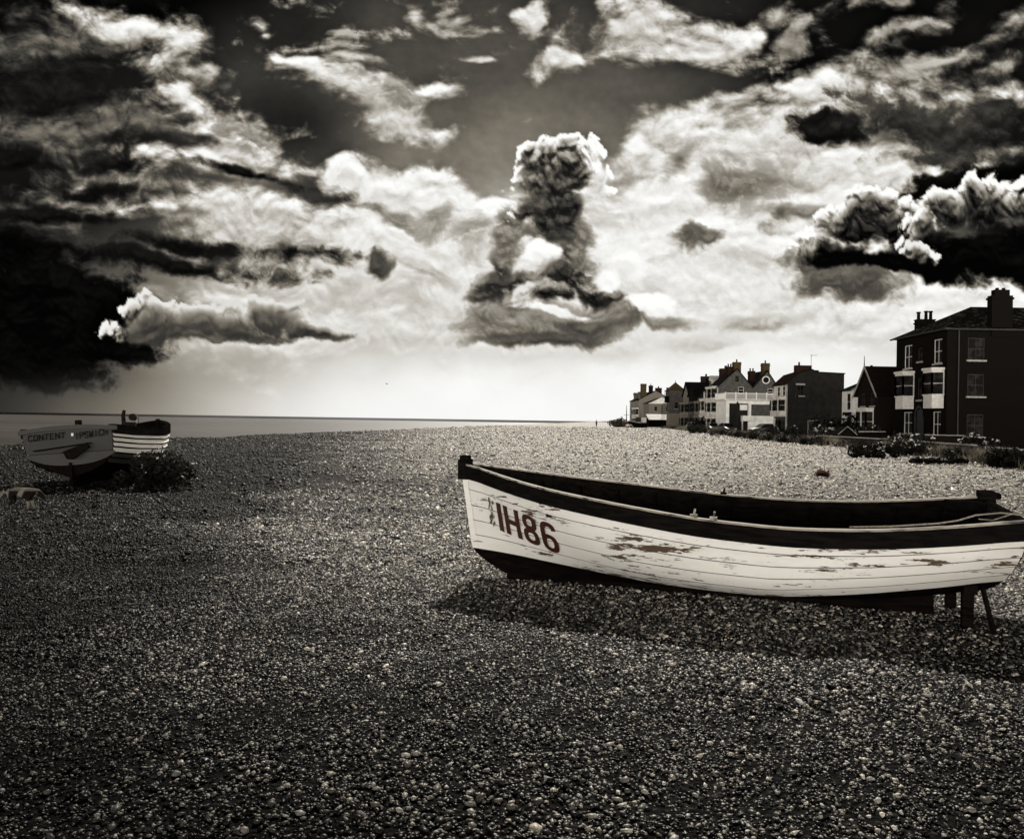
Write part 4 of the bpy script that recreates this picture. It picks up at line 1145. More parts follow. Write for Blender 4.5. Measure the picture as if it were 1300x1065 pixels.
mb.quad((0, FL, 0), (DP, FL, 0), (DP, FL, EV), (0, FL, EV)); mb.quad((DP, 0, 0), (DP, FL, 0), (DP, FL, EV), (DP, 0, EV))
mb.build('wall', M_brick2, h)
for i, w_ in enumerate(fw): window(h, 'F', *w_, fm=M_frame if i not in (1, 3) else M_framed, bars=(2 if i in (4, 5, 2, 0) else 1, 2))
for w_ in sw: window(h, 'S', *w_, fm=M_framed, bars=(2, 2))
bay(h, 'F', 5.05, 7.05, 3.0, 6.05, out=.75, panel=1.0, lights=1, cut=.35)
bay(h, 'F', .40, 2.40, 3.0, 6.05, out=.75, panel=1.0, lights=1, cut=.35)
# arched doorway with stone surround
mb = MB(); n = 12
arc_o = [(4.10 + .70 * math.cos(t), 2.35 + .95 * math.sin(t)) for t in np.linspace(0, PI, n)]
arc_i = [(4.10 + .52 * math.cos(t), 2.35 + .72 * math.sin(t)) for t in np.linspace(0, PI, n)]
for (o0, o1, i0, i1) in zip(arc_o[:-1], arc_o[1:], arc_i[:-1], arc_i[1:]):
    mb.quad(*[Vector((-.06, a, z)) for a, z in (o0, o1, i1, i0)])
fbox(mb, 'F', 3.40, 3.58, 0, 2.35, .002, .06); fbox(mb, 'F', 4.62, 4.80, 0, 2.35, .002, .06)
mb.build('door_surround', M_framed, h)
d_ = MB(); d_.box(.05, .11, 3.58, 4.62, .02, 2.95); d_.build('door', M_door, h)
e = .35
A0, A1, A2, A3 = (-e, -e, EV), (DP + e, -e, EV), (DP + e, FL + e, EV), (-e, FL + e, EV)
r0, r1 = (4.1, FL / 2, RG), (DP - 4.1, FL / 2, RG)
slab_roof(h, [(A0, A1, r1, r0), (A3, A0, r0), (A2, A3, r0, r1), (A1, A2, r1)], M_lslate, .10)
mb = MB(); mb.box(-e - .02, DP + e, -e - .10, -e, EV - .14, EV - .02); mb.box(-e - .10, -e, -e - .10, FL + e, EV - .14, EV - .02)
mb.build('gutter', M_framed, h)
MB().tube([(.85, -.08, 0), (.85, -.08, EV - .1)], .05, 6).build('drainpipe', M_pipe, h)
mb = MB(); mb.box(3.35, 4.95, -.10, .55, EV - .6, 11.75); mb.box(3.28, 5.02, -.16, .62, 11.45, 11.6); mb.box(3.6, 4.75, -.02, .48, 11.75, 12.2)
cb = mb.build('chimney', M_brick2, h)
for k in range(2): MB().tube([(3.9 + .5 * k, .22, 12.15), (3.9 + .5 * k, .22, 12.36)], .13, 8).build('chimney_pot', M_brick2, cb)
c_ = chimney(h, 1.55, 3.05, FL - .55, FL + .05, EV - .3, 10.75, M_brick2, 0)
for k, hh in ((0.2, .75), (.85, .85), (1.25, .85)):
    MB().tube([(1.55 + k, FL - .25, 10.7), (1.55 + k, FL - .25, 10.75 + hh - .12), (1.55 + k, FL - .25, 10.75 + hh - .11), (1.55 + k, FL - .25, 10.75 + hh)], [.15, .13, .19, .18], 8).build('chimney_pot', M_brick2, c_)

# ---- gabled dark house beyond it
h = thing('gabled_house', 'low dark house with steep front gable and finial beside the tall corner house', 'house', (33.5, 73.6, 0))
mb = MB()
fw = [(.7, 1.5, 3.4, 4.6), (2.7, 3.5, 3.4, 4.6)]
wall(mb, 'F', 0, 4.3, 0, 4.7, fw); mb.add([(0, 0, 4.7), (0, 4.3, 4.7), (0, 2.15, 7.1)], [(0, 1, 2)])
wall(mb, 'S', 0, 10, 0, 4.7, [(3.2, 4.2, 3.0, 4.2)]); mb.quad((0, 4.3, 0), (10, 4.3, 0), (10, 4.3, 4.7), (0, 4.3, 4.7))
mb.build('wall', M_brick, h)
for w_ in fw: window(h, 'F', *w_, fm=M_framed)
window(h, 'S', 3.2, 4.2, 3.0, 4.2, fm=M_framed)
bay(h, 'F', .9, 3.4, .3, 3.1, out=.6, panel=.6, lights=2)
slab_roof(h, [((-.35, -.35, 4.35), (10.2, -.35, 4.35), (10.2, 2.15, 7.15), (-.35, 2.15, 7.15)), ((-.35, 4.65, 4.35), (10.2, 4.65, 4.35), (10.2, 2.15, 7.15), (-.35, 2.15, 7.15))], M_tile)
mb = MB()
for s in (-1, 1):
    mb.add([(-.40, 2.15, 7.22), (-.40, 2.15 + s * 2.55, 4.36), (-.40, 2.15 + s * 2.55, 4.12), (-.40, 2.15, 6.95), (-.34, 2.15, 7.22), (-.34, 2.15 + s * 2.55, 4.36), (-.34, 2.15 + s * 2.55, 4.12), (-.34, 2.15, 6.95)],
           [(0, 1, 2, 3), (4, 7, 6, 5), (0, 4, 5, 1), (3, 2, 6, 7)])
mb.build('bargeboard', M_sill, h)
MB().tube([(-.37, 2.15, 7.1), (-.37, 2.15, 8.1)], [.05, .02], 6).build('finial', M_framed, h)
chimney(h, 5.6, 6.3, 1.8, 2.5, 6.6, 7.7, M_brick2, 1)

# ---- small white house in the gap
h = thing('white_house', 'narrow white house glimpsed in the gap between the grey-walled and gabled houses', 'house', (36.4, 86.0, 0))
mb = MB(); fw = [(.5, 1.5, 3.2, 5.0), (.5, 1.5, .7, 2.4)]
wall(mb, 'F', 0, 2.7, 0, 5.4, fw); wall(mb, 'S', 0, .9, 0, 5.4); mb.quad((0, 2.7, 0), (7, 2.7, 0), (7, 2.7, 5.4), (0, 2.7, 5.4))
mb.build('wall', M_whitew, h)
mb = MB(); wall(mb, 'S', .9, 7, 0, 5.9, [(1.6, 2.4, 1.2, 2.6)], d=.02); mb.build('wall', M_brick, h)
for w_ in fw: window(h, 'F', *w_, fm=M_frame, sill=False)
window(h, 'S', 1.6, 2.4, 1.2, 2.6, fm=M_frame, d=.02)
MB().box(-.22, .0, .2, 2.0, 2.55, 2.95).build('shop_board', M_dark, h)
slab_roof(h, [((-.25, -.25, 5.35), (3.4, -.25, 6.9), (3.4, 2.9, 6.9), (-.25, 2.9, 5.35)), ((3.4, -.25, 6.9), (7.2, -.25, 5.4), (7.2, 2.9, 5.4), (3.4, 2.9, 6.9))], M_slate)
mb = MB(); mb.add([(-.27, -.28, 5.36), (3.4, -.28, 6.92), (3.4, -.28, 6.70), (-.27, -.28, 5.16)], [(0, 1, 2, 3)]); mb.build('bargeboard', M_sill, h)
chimney(h, 2.0, 2.6, .4, 1.0, 6.0, 7.5, M_brick2, 1)

# ---- house with the blank grey side wall
h = thing('grey_walled_house', 'terrace house with a broad blank grey side wall and low red chimney', 'house', (32.4, 95.0, 0))
mb = MB()
fw = [(.5, 1.5, 4.95, 6.1), (2.4, 3.4, 4.95, 6.1)]
wall(mb, 'F', 0, 4.6, 0, 6.35, fw); mb.quad((0, 4.6, 0), (6.8, 4.6, 0), (6.8, 4.6, 7.6), (0, 4.6, 6.35))
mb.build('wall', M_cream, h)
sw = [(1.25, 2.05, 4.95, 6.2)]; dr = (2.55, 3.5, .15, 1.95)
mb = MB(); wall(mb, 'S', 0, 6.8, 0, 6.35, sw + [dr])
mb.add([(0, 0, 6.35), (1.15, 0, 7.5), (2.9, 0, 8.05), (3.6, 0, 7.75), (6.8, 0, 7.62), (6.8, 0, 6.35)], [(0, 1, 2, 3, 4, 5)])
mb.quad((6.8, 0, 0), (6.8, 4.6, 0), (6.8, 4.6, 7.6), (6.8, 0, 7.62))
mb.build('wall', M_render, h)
for w_ in fw: window(h, 'F', *w_, fm=M_frame)
window(h, 'S', *sw[0], fm=M_framed, bars=(2, 2), lintel=True)
bay(h, 'F', .3, 2.1, 2.5, 4.7, out=.6, panel=.55, lights=2, pm=M_cream); bay(h, 'F', 2.5, 4.3, 2.5, 4.7, out=.6, panel=.55, lights=2, pm=M_cream)
bay(h, 'F', .3, 2.1, .1, 2.3, out=.6, panel=.5, lights=2, pm=M_framed)
slab_roof(h, [((-.3, -.1, 6.25), (1.15, -.1, 7.6), (1.15, 4.6, 7.6), (-.3, 4.6, 6.25)), ((1.15, -.1, 7.6), (2.9, -.1, 8.15), (2.9, 4.6, 8.15), (1.15, 4.6, 7.6)), ((2.9, -.1, 8.15), (3.6, -.1, 7.85), (3.6, 4.6, 7.85), (2.9, 4.6, 8.15)), ((3.6, -.1, 7.82), (6.9, -.1, 7.7), (6.9, 4.6, 7.7), (3.6, 4.6, 7.82))], M_tile)
mb = MB(); mb.box(2.55, 2.63, -.07, .03, .1, 2.05); mb.box(2.55, 3.5, -.07, .03, 1.97, 2.05); mb.box(2.45, 3.6, -.12, .03, -.02, .12)
mb.build('door_frame', M_sill, h)
MB().box(2.64, 3.5, .04, .10, .12, 1.96).build('door', M_door, h)
MB().tube([(.05, -.07, 0), (.05, -.07, 6.2)], .06, 6).build('drainpipe', M_sill, h)
chimney(h, 1.1, 3.0, .15, .8, 7.1, 8.55, M_red, 0, step=False)
c_ = chimney(h, 3.5, 4.4, 1.6, 2.3, 7.5, 8.1, M_red, 0, step=False)
MB().tube([(1.6, .45, 8.5), (1.6, .45, 8.95)], [.12, .10], 8).build('chimney_pot', M_red, h)
mb = MB(); mb.tube([(3.05, .5, 8.2), (3.05, .5, 9.9)], .025, 5); mb.tube([(2.95, .5, 9.75), (3.75, .5, 9.80)], .02, 5)
for k in range(5): mb.tube([(3.15 + .14 * k, .28, 9.78), (3.15 + .14 * k, .72, 9.78)], .012, 4)
mb.build('television_aerial', M_pipe, h)

# ---- white balcony house with twin gables
h = thing('balcony_house', 'twin-gabled grey house with white bay front and white balcony over its lower wing', 'house', (32.0, 125.0, 0))
mb = MB()
wall(mb, 'F', 0, 6, 0, 6.9); mb.build('wall', M_cream, h)
mb = MB()
sw = [(3.1, 4.0, 6.2, 7.2), (7.7, 8.6, 6.1, 7.0)]
wall(mb, 'S', 0, 9.2, 0, 7.3, sw)
mb.add([(0, 0, 7.3), (5.4, 0, 7.3), (2.9, 0, 10.0)], [(0, 1, 2)]); mb.add([(5.4, 0, 7.3), (9.2, 0, 7.3), (7.6, 0, 9.8)], [(0, 1, 2)])
mb.quad((9.2, 0, 0), (9.2, 6, 0), (9.2, 6, 7.3), (9.2, 0, 7.3)); mb.build('gable_wall', M_rendl, h)
for w_ in sw: window(h, 'S', *w_, fm=M_frame)
window(h, 'S', 2.6, 3.2, 8.0, 8.9, fm=M_framed, d=.14, sill=False)
mb = MB()
ring = [(7.4 + .62 * math.cos(t), 8.35 + .62 * math.sin(t)) for t in np.linspace(0, 2 * PI, 17)]; rin = [(7.4 + .46 * math.cos(t), 8.35 + .46 * math.sin(t)) for t in np.linspace(0, 2 * PI, 17)]
for k in range(16): mb.quad(*[Vector((p[0], -.06, p[1])) for p in (ring[k], ring[k + 1], rin[k + 1], rin[k])])
rw = mb.build('round_window', M_frame, h); mb = MB(); mb.add([Vector((p[0], -.03, p[1])) for p in rin[:-1]], [tuple(range(16))]); mb.build('pane', M_glass, rw)
for (x0, xm, x1, zt) in ((-.3, 2.9, 5.5, 10.0), (5.3, 7.6, 9.5, 9.8)):
    slab_roof(h, [((x0, -.15, 7.1), (xm, -.15, zt + .1), (xm, 6.2, zt + .1), (x0, 6.2, 7.1)), ((x1, -.15, 7.1), (xm, -.15, zt + .1), (xm, 6.2, zt + .1), (x1, 6.2, 7.1))], M_slate)
chimney(h, 1.6, 2.4, .6, 1.6, 9.0, 10.3, M_red, 2, along='x'); chimney(h, 2.5, 3.6, .3, 1.4, 9.4, 11.0, M_ochre, 1)
chimney(h, 5.2, 6.1, 1.2, 2.2, 8.2, 9.7, M_red, 2, along='x'); chimney(h, 7.0, 8.1, .4, 1.4, 9.0, 10.9, M_ochre, 1)
for z0 in (.2, 2.7, 4.9): bay(h, 'F', .4, 2.6, z0, z0 + 2.3, out=.7, panel=.5, lights=2, pm=M_cream); bay(h, 'F', 3.2, 5.4, z0, z0 + 2.3, out=.7, panel=.5, lights=2, pm=M_cream)
# the wing in front
mb = MB()
wall(mb, 'F', -6, 0, 0, 4.9, [], d=.3)
wall(mb, 'S', -.3, 7.2, 0, 4.9, [(.15, 3.0, .0, 4.5), (3.4, 6.9, 2.7, 4.4)], deep=.5, d=6.0)
mb.quad((-.3, -6, 4.9), (7.2, -6, 4.9), (7.2, 0, 4.9), (-.3, 0, 4.9)); mb.quad((7.2, -6, 0), (7.2, 0, 0), (7.2, 0, 4.9), (7.2, -6, 4.9))
mb.build('wing_wall', M_whitew, h)
mb = MB(); wall(mb, 'S', .15, 3.0, 0, 4.5, [], d=5.55); mb.build('recess_wall', M_render, h)
mb = MB(); wall(mb, 'S', 3.4, 6.9, 2.7, 4.4, [], d=5.62); mb.build('panelled_screen', M_rendl, h)
MB().box(-.65, 7.4, -6.35, 0, 4.91, 5.06).build('cornice', M_cream, h)
mb = MB()
for (x0, x1, y0, y1) in ((-.5, 7.25, -6.25, -6.2), (-.55, -.5, -6.25, -.2)):
    mb.box(x0, x1, y0, y1, 5.95, 6.05); mb.box(x0, x1, y0, y1, 5.10, 5.18)
for k in range(52): mb.box(-.5 + k * .15, -.45 + k * .15, -6.25, -6.21, 5.18, 5.95)
for k in range(30): mb.box(-.55, -.51, -6.2 + k * .2, -6.15 + k * .2, 5.18, 5.95)
for k in range(6): mb.box(-.56 + k * 1.52, -.42 + k * 1.52, -6.28, -6.18, 5.06, 6.18)
mb.build('balcony_railing', M_whitew, h)
MB().box(1.7, 2.8, -6.12, -6.02, 3.5, 4.3).build('sign_board', M_whitew, h)
mb = MB(); mb.box(1.95, 2.05, -6.6, -6.2, 0, 1.9); mb.box(1.85, 3.55, -6.75, -6.05, 1.9, 2.0); mb.box(1.85, 3.55, -6.75, -6.70, 2.0, 2.7); mb.box(1.85, 1.92, -6.75, -6.05, 2.0, 2.7)
mb.build('porch', M_whitew, h)

_before = set(COL.objects)
# ---- the terrace beyond, each house its own
def terrace(name, label, x, y, fl, dp, ev, rg, wm, rm, chim, nb=1, gable=False, bm_=None, dorm=0, grp=None):
    h = thing(name, label, 'house', (x, y, 0), 0, grp)
    mb = MB(); n = max(1, int(fl / 2.4)); st = fl / n
    rows = [z for z in (.8, 3.2, 5.6) if z + 1.6 < ev]
    fw = [(st * k + st * .5 - .45, st * k + st * .5 + .45, z, z + 1.5) for k in range(n) for z in rows if not (k < nb and z < 5)]
    wall(mb, 'F', 0, fl, 0, ev, fw)
    mb.quad((0, 0, 0), (dp, 0, 0), (dp, 0, ev), (0, 0, ev)); mb.quad((0, fl, 0), (dp, fl, 0), (dp, fl, ev), (0, fl, ev)); mb.quad((dp, 0, 0), (dp, fl, 0), (dp, fl, ev), (dp, 0, ev))
    if gable:
        mb.add([(0, 0, ev), (0, fl, ev), (0, fl / 2, rg)], [(0, 1, 2)])
        rf = [((-.3, -.2, ev - .15), (dp, -.2, ev - .15), (dp, fl / 2, rg + .05), (-.3, fl / 2, rg + .05)), ((-.3, fl + .2, ev - .15), (dp, fl + .2, ev - .15), (dp, fl / 2, rg + .05), (-.3, fl / 2, rg + .05))]
    else:
        mb.add([(0, 0, ev), (dp, 0, ev), (dp / 2, 0, rg)], [(0, 1, 2)]); mb.add([(0, fl, ev), (dp, fl, ev), (dp / 2, fl, rg)], [(0, 1, 2)])
        rf = [((-.3, 0, ev - .15), (dp / 2, 0, rg + .05), (dp / 2, fl, rg + .05), (-.3, fl, ev - .15)), ((dp + .3, 0, ev - .15), (dp / 2, 0, rg + .05), (dp / 2, fl, rg + .05), (dp + .3, fl, ev - .15))]
    mb.build('wall', wm, h)
    for w_ in fw: window(h, 'F', *w_, fm=M_frame)
    for k in range(nb): 
        for z in ((.2, 2.7) if ev > 4.5 else (.2,)): bay(h, 'F', st * k + .25, st * (k + 1) - .25, z, z + 2.3, out=.7, panel=.5, lights=2, pm=bm_ or M_cream)
    slab_roof(h, rf, rm)
    for k in range(dorm):
        y0 = fl * (k + .5) / dorm
        mb = MB(); mb.box(.5, 2.2, y0 - .6, y0 + .6, ev + .2, ev + 1.5); mb.prism([(y0 - .8, ev + 1.5), (y0 + .8, ev + 1.5), (y0, ev + 2.2)], 'x', .35, 2.6)
        d = mb.build('dormer', wm, h); MB().quad((.49, y0 - .4, ev + .4), (.49, y0 + .4, ev + .4), (.49, y0 + .4, ev + 1.35), (.49, y0 - .4, ev + 1.35)).build('pane', M_glass, d)
    for c in chim: chimney(h, *c)
    return h
terrace('terrace_house', 'cream bay-fronted terrace house with small white dormer just left of the balcony house', 30.2, 122.0, 5.0, 8, 6.5, 8.6, M_cream, M_slate, [(1.5, 3.2, .3, 1.5, 7.4, 9.6, M_red, 2)], 2, False, None, 1)
terrace('terrace_house', 'dark terrace house with broad red chimney stack and shadowed upper floor', 32.6, 136.4, 5.0, 8, 6.0, 8.4, M_rendl, M_slate, [(2.0, 4.4, .2, 1.2, 7.2, 9.3, M_red, 0)], 2, False, M_tan, 0)
terrace('terrace_house', 'dark gable-fronted terrace house in the middle of the distant row', 32.2, 141.6, 5.0, 8, 6.2, 8.6, M_brick, M_slate, [(2.6, 3.6, 2.0, 3.0, 7.8, 9.2, M_brick2, 2)], 1, True, M_rendl, 0)
terrace('terrace_house', 'tan gabled terrace house with long red chimneys nearest the lookout tower', 32.5, 147.0, 6.0, 9, 6.4, 8.9, M_tan, M_slate, [(2.2, 4.0, .4, 1.4, 7.8, 9.8, M_red, 2), (4.6, 7.4, .4, 1.2, 7.4, 9.2, M_red, 3)], 2, True, M_tan, 0)
terrace('terrace_house', 'dark slate-roofed terrace house half hidden behind the lookout tower', 34.2, 153.6, 7.0, 9, 6.0, 8.4, M_brick, M_slate, [(3.0, 4.4, .4, 1.4, 7.4, 9.0, M_brick2, 2)], 1, False, M_rendl, 0)

# ---- lookout tower on the shingle
h = thing('lookout_tower', 'square lookout tower with ochre pyramid roof standing on the beach', 'tower', (32.5, 166.0, 0))
mb = MB(); wall(mb, 'S', 0, 2.9, 3.2, 8.1, [(1.1, 1.75, 4.2, 5.5)]); wall(mb, 'F', 0, 2.9, 3.2, 8.1, [(1.1, 1.7, 5.4, 6.6)])
mb.quad((2.9, 0, 3.2), (2.9, 2.9, 3.2), (2.9, 2.9, 8.1), (2.9, 0, 8.1)); mb.quad((0, 2.9, 3.2), (2.9, 2.9, 3.2), (2.9, 2.9, 8.1), (0, 2.9, 8.1))
mb.build('tower_wall', M_rendl, h)
mb = MB(); mb.box(-.04, 2.94, -.04, 2.94, -.2, 3.2); mb.build('tower_base', M_tan, h)
window(h, 'S', 1.1, 1.75, 4.2, 5.5, fm=M_framed); window(h, 'F', 1.1, 1.7, 5.4, 6.6, fm=M_framed)
slab_roof(h, [((-.3, -.3, 8.0), (3.2, -.3, 8.0), (1.45, 1.45, 9.75)), ((3.2, -.3, 8.0), (3.2, 3.2, 8.0), (1.45, 1.45, 9.75)), ((3.2, 3.2, 8.0), (-.3, 3.2, 8.0), (1.45, 1.45, 9.75)), ((-.3, 3.2, 8.0), (-.3, -.3, 8.0), (1.45, 1.45, 9.75))], M_ochre)
MB().tube([(1.45, 1.45, 9.6), (1.45, 1.45, 10.15)], [.08, .03], 6).build('finial', M_dark, h)
mb = MB(); mb.box(-.75, -.0, .3, 1.6, 5.4, 6.7); mb.box(-.78, 0, .25, 1.65, 7.85, 8.0)
for y in (.32, 1.5): mb.box(-.74, -.64, y, y + .1, 6.7, 7.85)
mb.build('lookout_cage', M_dark, h)
mb = MB()
for k in range(14): mb.box(-.95, -.05, 1.9 + .0 * k + k * .28, 2.2 + k * .28, 5.2 - k * .37, 5.3 - k * .37)
mb.build('outside_stair', M_dark, h)

# ---- open-fronted fish shed at the foot of the tower
h = thing('fish_shed', 'low open-fronted shed with bright white roof at the foot of the lookout tower', 'shed', (29.6, 174.0, 0))
slab_roof(h, [((-.1, -.5, 1.95), (5.2, -.5, 1.95), (5.2, 3.0, 3.1), (-.1, 3.0, 3.1))], M_whitew, .14)
mb = MB(); mb.box(0, 5.1, 2.8, 2.95, 0, 2.95); mb.box(0, .12, 0, 2.8, 0, 2.2); mb.box(4.98, 5.1, 0, 2.8, 0, 2.2); mb.build('shed_wall', M_dark, h)
MB().box(-.3, 5.3, -.7, .0, -.1, .28).build('plinth', M_cream, h)
MB().box(5.2, 6.0, -.2, 1.6, -.1, 2.1).build('pier', M_cream, h)
MB().box(4.9, 6.3, -.1, 2.6, 2.15, 2.75).build('lean_to', M_dark, h)

# ---- pedimented building behind it
h = thing('pedimented_house', 'pale house with white pediment rising behind the fish shed', 'house', (32.0, 188.0, 0))
mb = MB(); sw = [(1.3, 1.9, 3.9, 5.0), (4.0, 4.6, 3.9, 5.0), (1.0, 1.9, 2.2, 3.2), (4.0, 4.5, 2.2, 3.0)]
wall(mb, 'S', 0, 6.4, 0, 5.8, sw); mb.quad((0, 0, 0), (0, 8, 0), (0, 8, 5.8), (0, 0, 5.8)); mb.quad((6.4, 0, 0), (6.4, 8, 0), (6.4, 8, 5.8), (6.4, 0, 5.8)); mb.build('wall', M_tan, h)
for w_ in sw: window(h, 'S', *w_, fm=M_framed)
mb = MB(); mb.prism([(.2, 5.8), (6.2, 5.8), (3.0, 7.15)], 'y', -.2, .3); mb.box(-.1, 6.5, -.25, .0, 5.65, 5.8); mb.build('pediment', M_whitew, h)
slab_roof(h, [((-.2, .3, 5.8), (3.0, .3, 7.1), (3.0, 8, 7.1), (-.2, 8, 5.8)), ((6.6, .3, 5.8), (3.0, .3, 7.1), (3.0, 8, 7.1), (6.6, 8, 5.8))], M_slate)
MB().tube([(3.05, -.1, 0), (3.05, -.1, 5.6)], .07, 6).build('drainpipe', M_dark, h)
terrace('terrace_house', 'distant red-roofed terrace with a jumble of chimneys behind the pedimented house', 33.4, 212.0, 16.0, 9, 7.2, 9.6, M_tan, M_tile, [(.6, 2.0, .3, 1.6, 8.0, 11.3, M_ochre, 0), (3.2, 4.2, 3.0, 4.0, 8.6, 11.0, M_red, 1), (4.6, 6.2, 1.0, 2.0, 8.2, 10.3, M_red, 2), (7.4, 8.2, .3, 1.0, 7.2, 10.4, M_red, 0)], 3, False, M_cream, 2)
terrace('terrace_house', 'last house of the distant row with ochre chimney beyond the far terrace', 35.6, 232.0, 7.0, 8, 6.6, 8.4, M_tan, M_tile, [(.3, 1.4, .3, 1.6, 6.8, 9.2, M_ochre, 0)], 1, False, M_cream, 0)

for o in [o for o in COL.objects if o not in _before and o.parent is None]:     # the far row stands a little farther off and is that much larger
    o.location = Vector(o.location) * 1.12; o.scale = (1.12, 1.12, 1.12)
# ---------------------------------------------------------------- promenade, garden walls, plants
M_tar = surf('worn_tarmac', (.018, .017, .016), (.04, .038, .035), 3, .95, .01, spec=.05)
M_kerb = surf('kerb_stone', (.20, .19, .17), (.32, .30, .27), 5, .9, spec=.1)
def promenade():
    ys = np.concatenate([np.arange(15, 130, 3.0), np.arange(130, 330, 8.0)])
    mb = MB()
    x0 = [float(verge_x(y)) + 2.6 for y in ys]
    top = [Vector((x, y, .12)) for x, y in zip(x0, ys)]; bot = [Vector((x - .02, y, -.25)) for x, y in zip(x0, ys)]; out = [Vector((x + 60, y, .12)) for x, y in zip(x0, ys)]
    n = len(ys)
    mb.add(bot + top + out, [(i, i + 1, n + i + 1, n + i) for i in range(n - 1)] + [(n + i, n + i + 1, 2 * n + i + 1, 2 * n + i) for i in range(n - 1)])
    tag(mb.build('promenade', M_tar), 'tarmac promenade in front of the houses', 'promenade', kind='structure')
    mb = MB()
    k0 = [Vector((x - .14, y, .125)) for x, y in zip(x0, ys)]; k1 = [Vector((x + .04, y, .125)) for x, y in zip(x0, ys)]
    kb = [Vector((p.x, p.y, -.2)) for p in k0]
    mb.add(kb + k0 + k1, [(i, i + 1, n + i + 1, n + i) for i in range(n - 1)] + [(n + i, n + i + 1, 2 * n + i + 1, 2 * n + i) for i in range(n - 1)])
    tag(mb.build('kerb', M_kerb), 'stone kerb edging the promenade', 'kerb', kind='structure')
promenade()
def garden_wall(p0, p1, h_, label):
    p0, p1 = Vector((*p0, 0)), Vector((*p1, 0)); d = p1 - p0; L = d.length
    r = thing('garden_wall', label, 'wall', p0, math.atan2(d.y, d.x), 'low garden walls along the promenade')
    MB().box(0, L, -.12, .12, -.2, h_).build('wall', M_brick, r)
    MB().box(-.04, L + .04, -.17, .17, h_ + .001, h_ + .07).build('coping', M_sill, r)
garden_wall((25.6, 66.5), (25.5, 56.0), .62, 'low dark garden wall with pale coping in front of the gabled house')
garden_wall((27.0, 55.0), (26.2, 45.5), .52, 'low dark garden wall with pale coping before the bay windows of the corner house')
garden_wall((26.0, 43.2), (24.4, 37.5), .46, 'low dark garden wall with pale coping at the right edge of the view')
garden_wall((33.6, 59.6), (31.4, 61.0), .9, 'short stepped wall by the arched door of the corner house')

rs = np.random.RandomState(23)
def attr_mat(name, attr, rough=.85, trans=0.0, spec=.1):
    m, t, p = new_mat(name)
    a = t.node('ShaderNodeAttribute', attribute_name=attr)
    t.l.new(a.outputs['Color'], p.inputs['Base Color'])
    p.inputs['Roughness'].default_value = rough; p.inputs['Specular IOR Level'].default_value = spec * .3
    if trans:
        tr = t.node('ShaderNodeBsdfTranslucent'); t.l.new(a.outputs['Color'], tr.inputs[0])
        mx = t.node('ShaderNodeMixShader'); mx.inputs[0].default_value = trans
        t.l.new(p.outputs[0], mx.inputs[1]); t.l.new(tr.outputs[0], mx.inputs[2])
        t.l.new(mx.outputs[0], t.n['Material Output'].inputs[0])
    return m
M_grass = attr_mat('dry_grass', 'blade_tone', trans=.35)
M_leaf = attr_mat('dark_leaf', 'leaf_tone', trans=.12)
M_petal = surf('white_petal', (.66, .63, .57), (.84, .81, .75), 20, .9, spec=.1)
M_stalk = surf('stalk', (.012, .011, .009), (.03, .025, .02), 20, .9, spec=.05)
def verge_grass():
    n = 80000
    y = 24 + (rs.rand(n) ** 1.7) * 165
    cl = fbm(y / 3.2, np.full(n, 3.3), 3, 401)
    x = verge_x(y) + .2 + rs.rand(n) * 2.6 + rs.randn(n) * .35 + .5 * fbm(y / 6., np.full(n, 9.1), 3, 409)
    dens = fbm(x / 1.3, y / 1.6, 3, 405)
    keep = dens + cl * .6 > -.25
    x, y, dens, cl = x[keep], y[keep], dens[keep], cl[keep]; n = len(x)
    big = np.interp(y, [24, 180], [1, 2.2])
    hgt = (.20 + .40 * np.clip(dens + .4, 0, 1.2)) * (.6 + .7 * rs.rand(n)) * np.interp(y, [24, 180], [1, 1.35])
    a = rs.rand(n) * 2 * PI; wd = .012 * big * (.7 + .8 * rs.rand(n)); lean = hgt * (.25 + .5 * rs.rand(n)); b = rs.rand(n) * 2 * PI
    z = height(x, y) - .03
    base = np.stack([x, y, z], -1); side = np.stack([np.cos(a) * wd, np.sin(a) * wd, 0 * wd], -1)
    tip = base + np.stack([np.cos(b) * lean, np.sin(b) * lean, hgt], -1); mid = base + np.stack([np.cos(b) * lean * .3, np.sin(b) * lean * .3, hgt * .6], -1)
    V = np.stack([base - side, base + side, mid + side * .7, tip, mid - side * .7], 1).reshape(-1, 3)
    i = np.arange(n)[:, None] * 5
    F = np.concatenate([i + np.array([[0, 1, 2]]), i + np.array([[0, 2, 4]]), i + np.array([[4, 2, 3]])])
    patch = np.clip(.5 + 1.1 * fbm(x / 4., y / 5., 3, 417), 0, 1)
    tn = (.02 + .20 * patch ** 1.5) * (.5 + rs.rand(n))
    c = np.stack([tn * 1.1, tn * .97, tn * .78, np.ones(n)], -1)
    me = np_mesh('verge_grass', V, F, 3, False, [('blade_tone', 'FLOAT_COLOR', np.repeat(c, 5, 0))])
    tag(link_mesh('verge_grass', me, M_grass), 'dry grass and weeds along the edge of the shingle', 'grass', kind='stuff')
verge_grass()

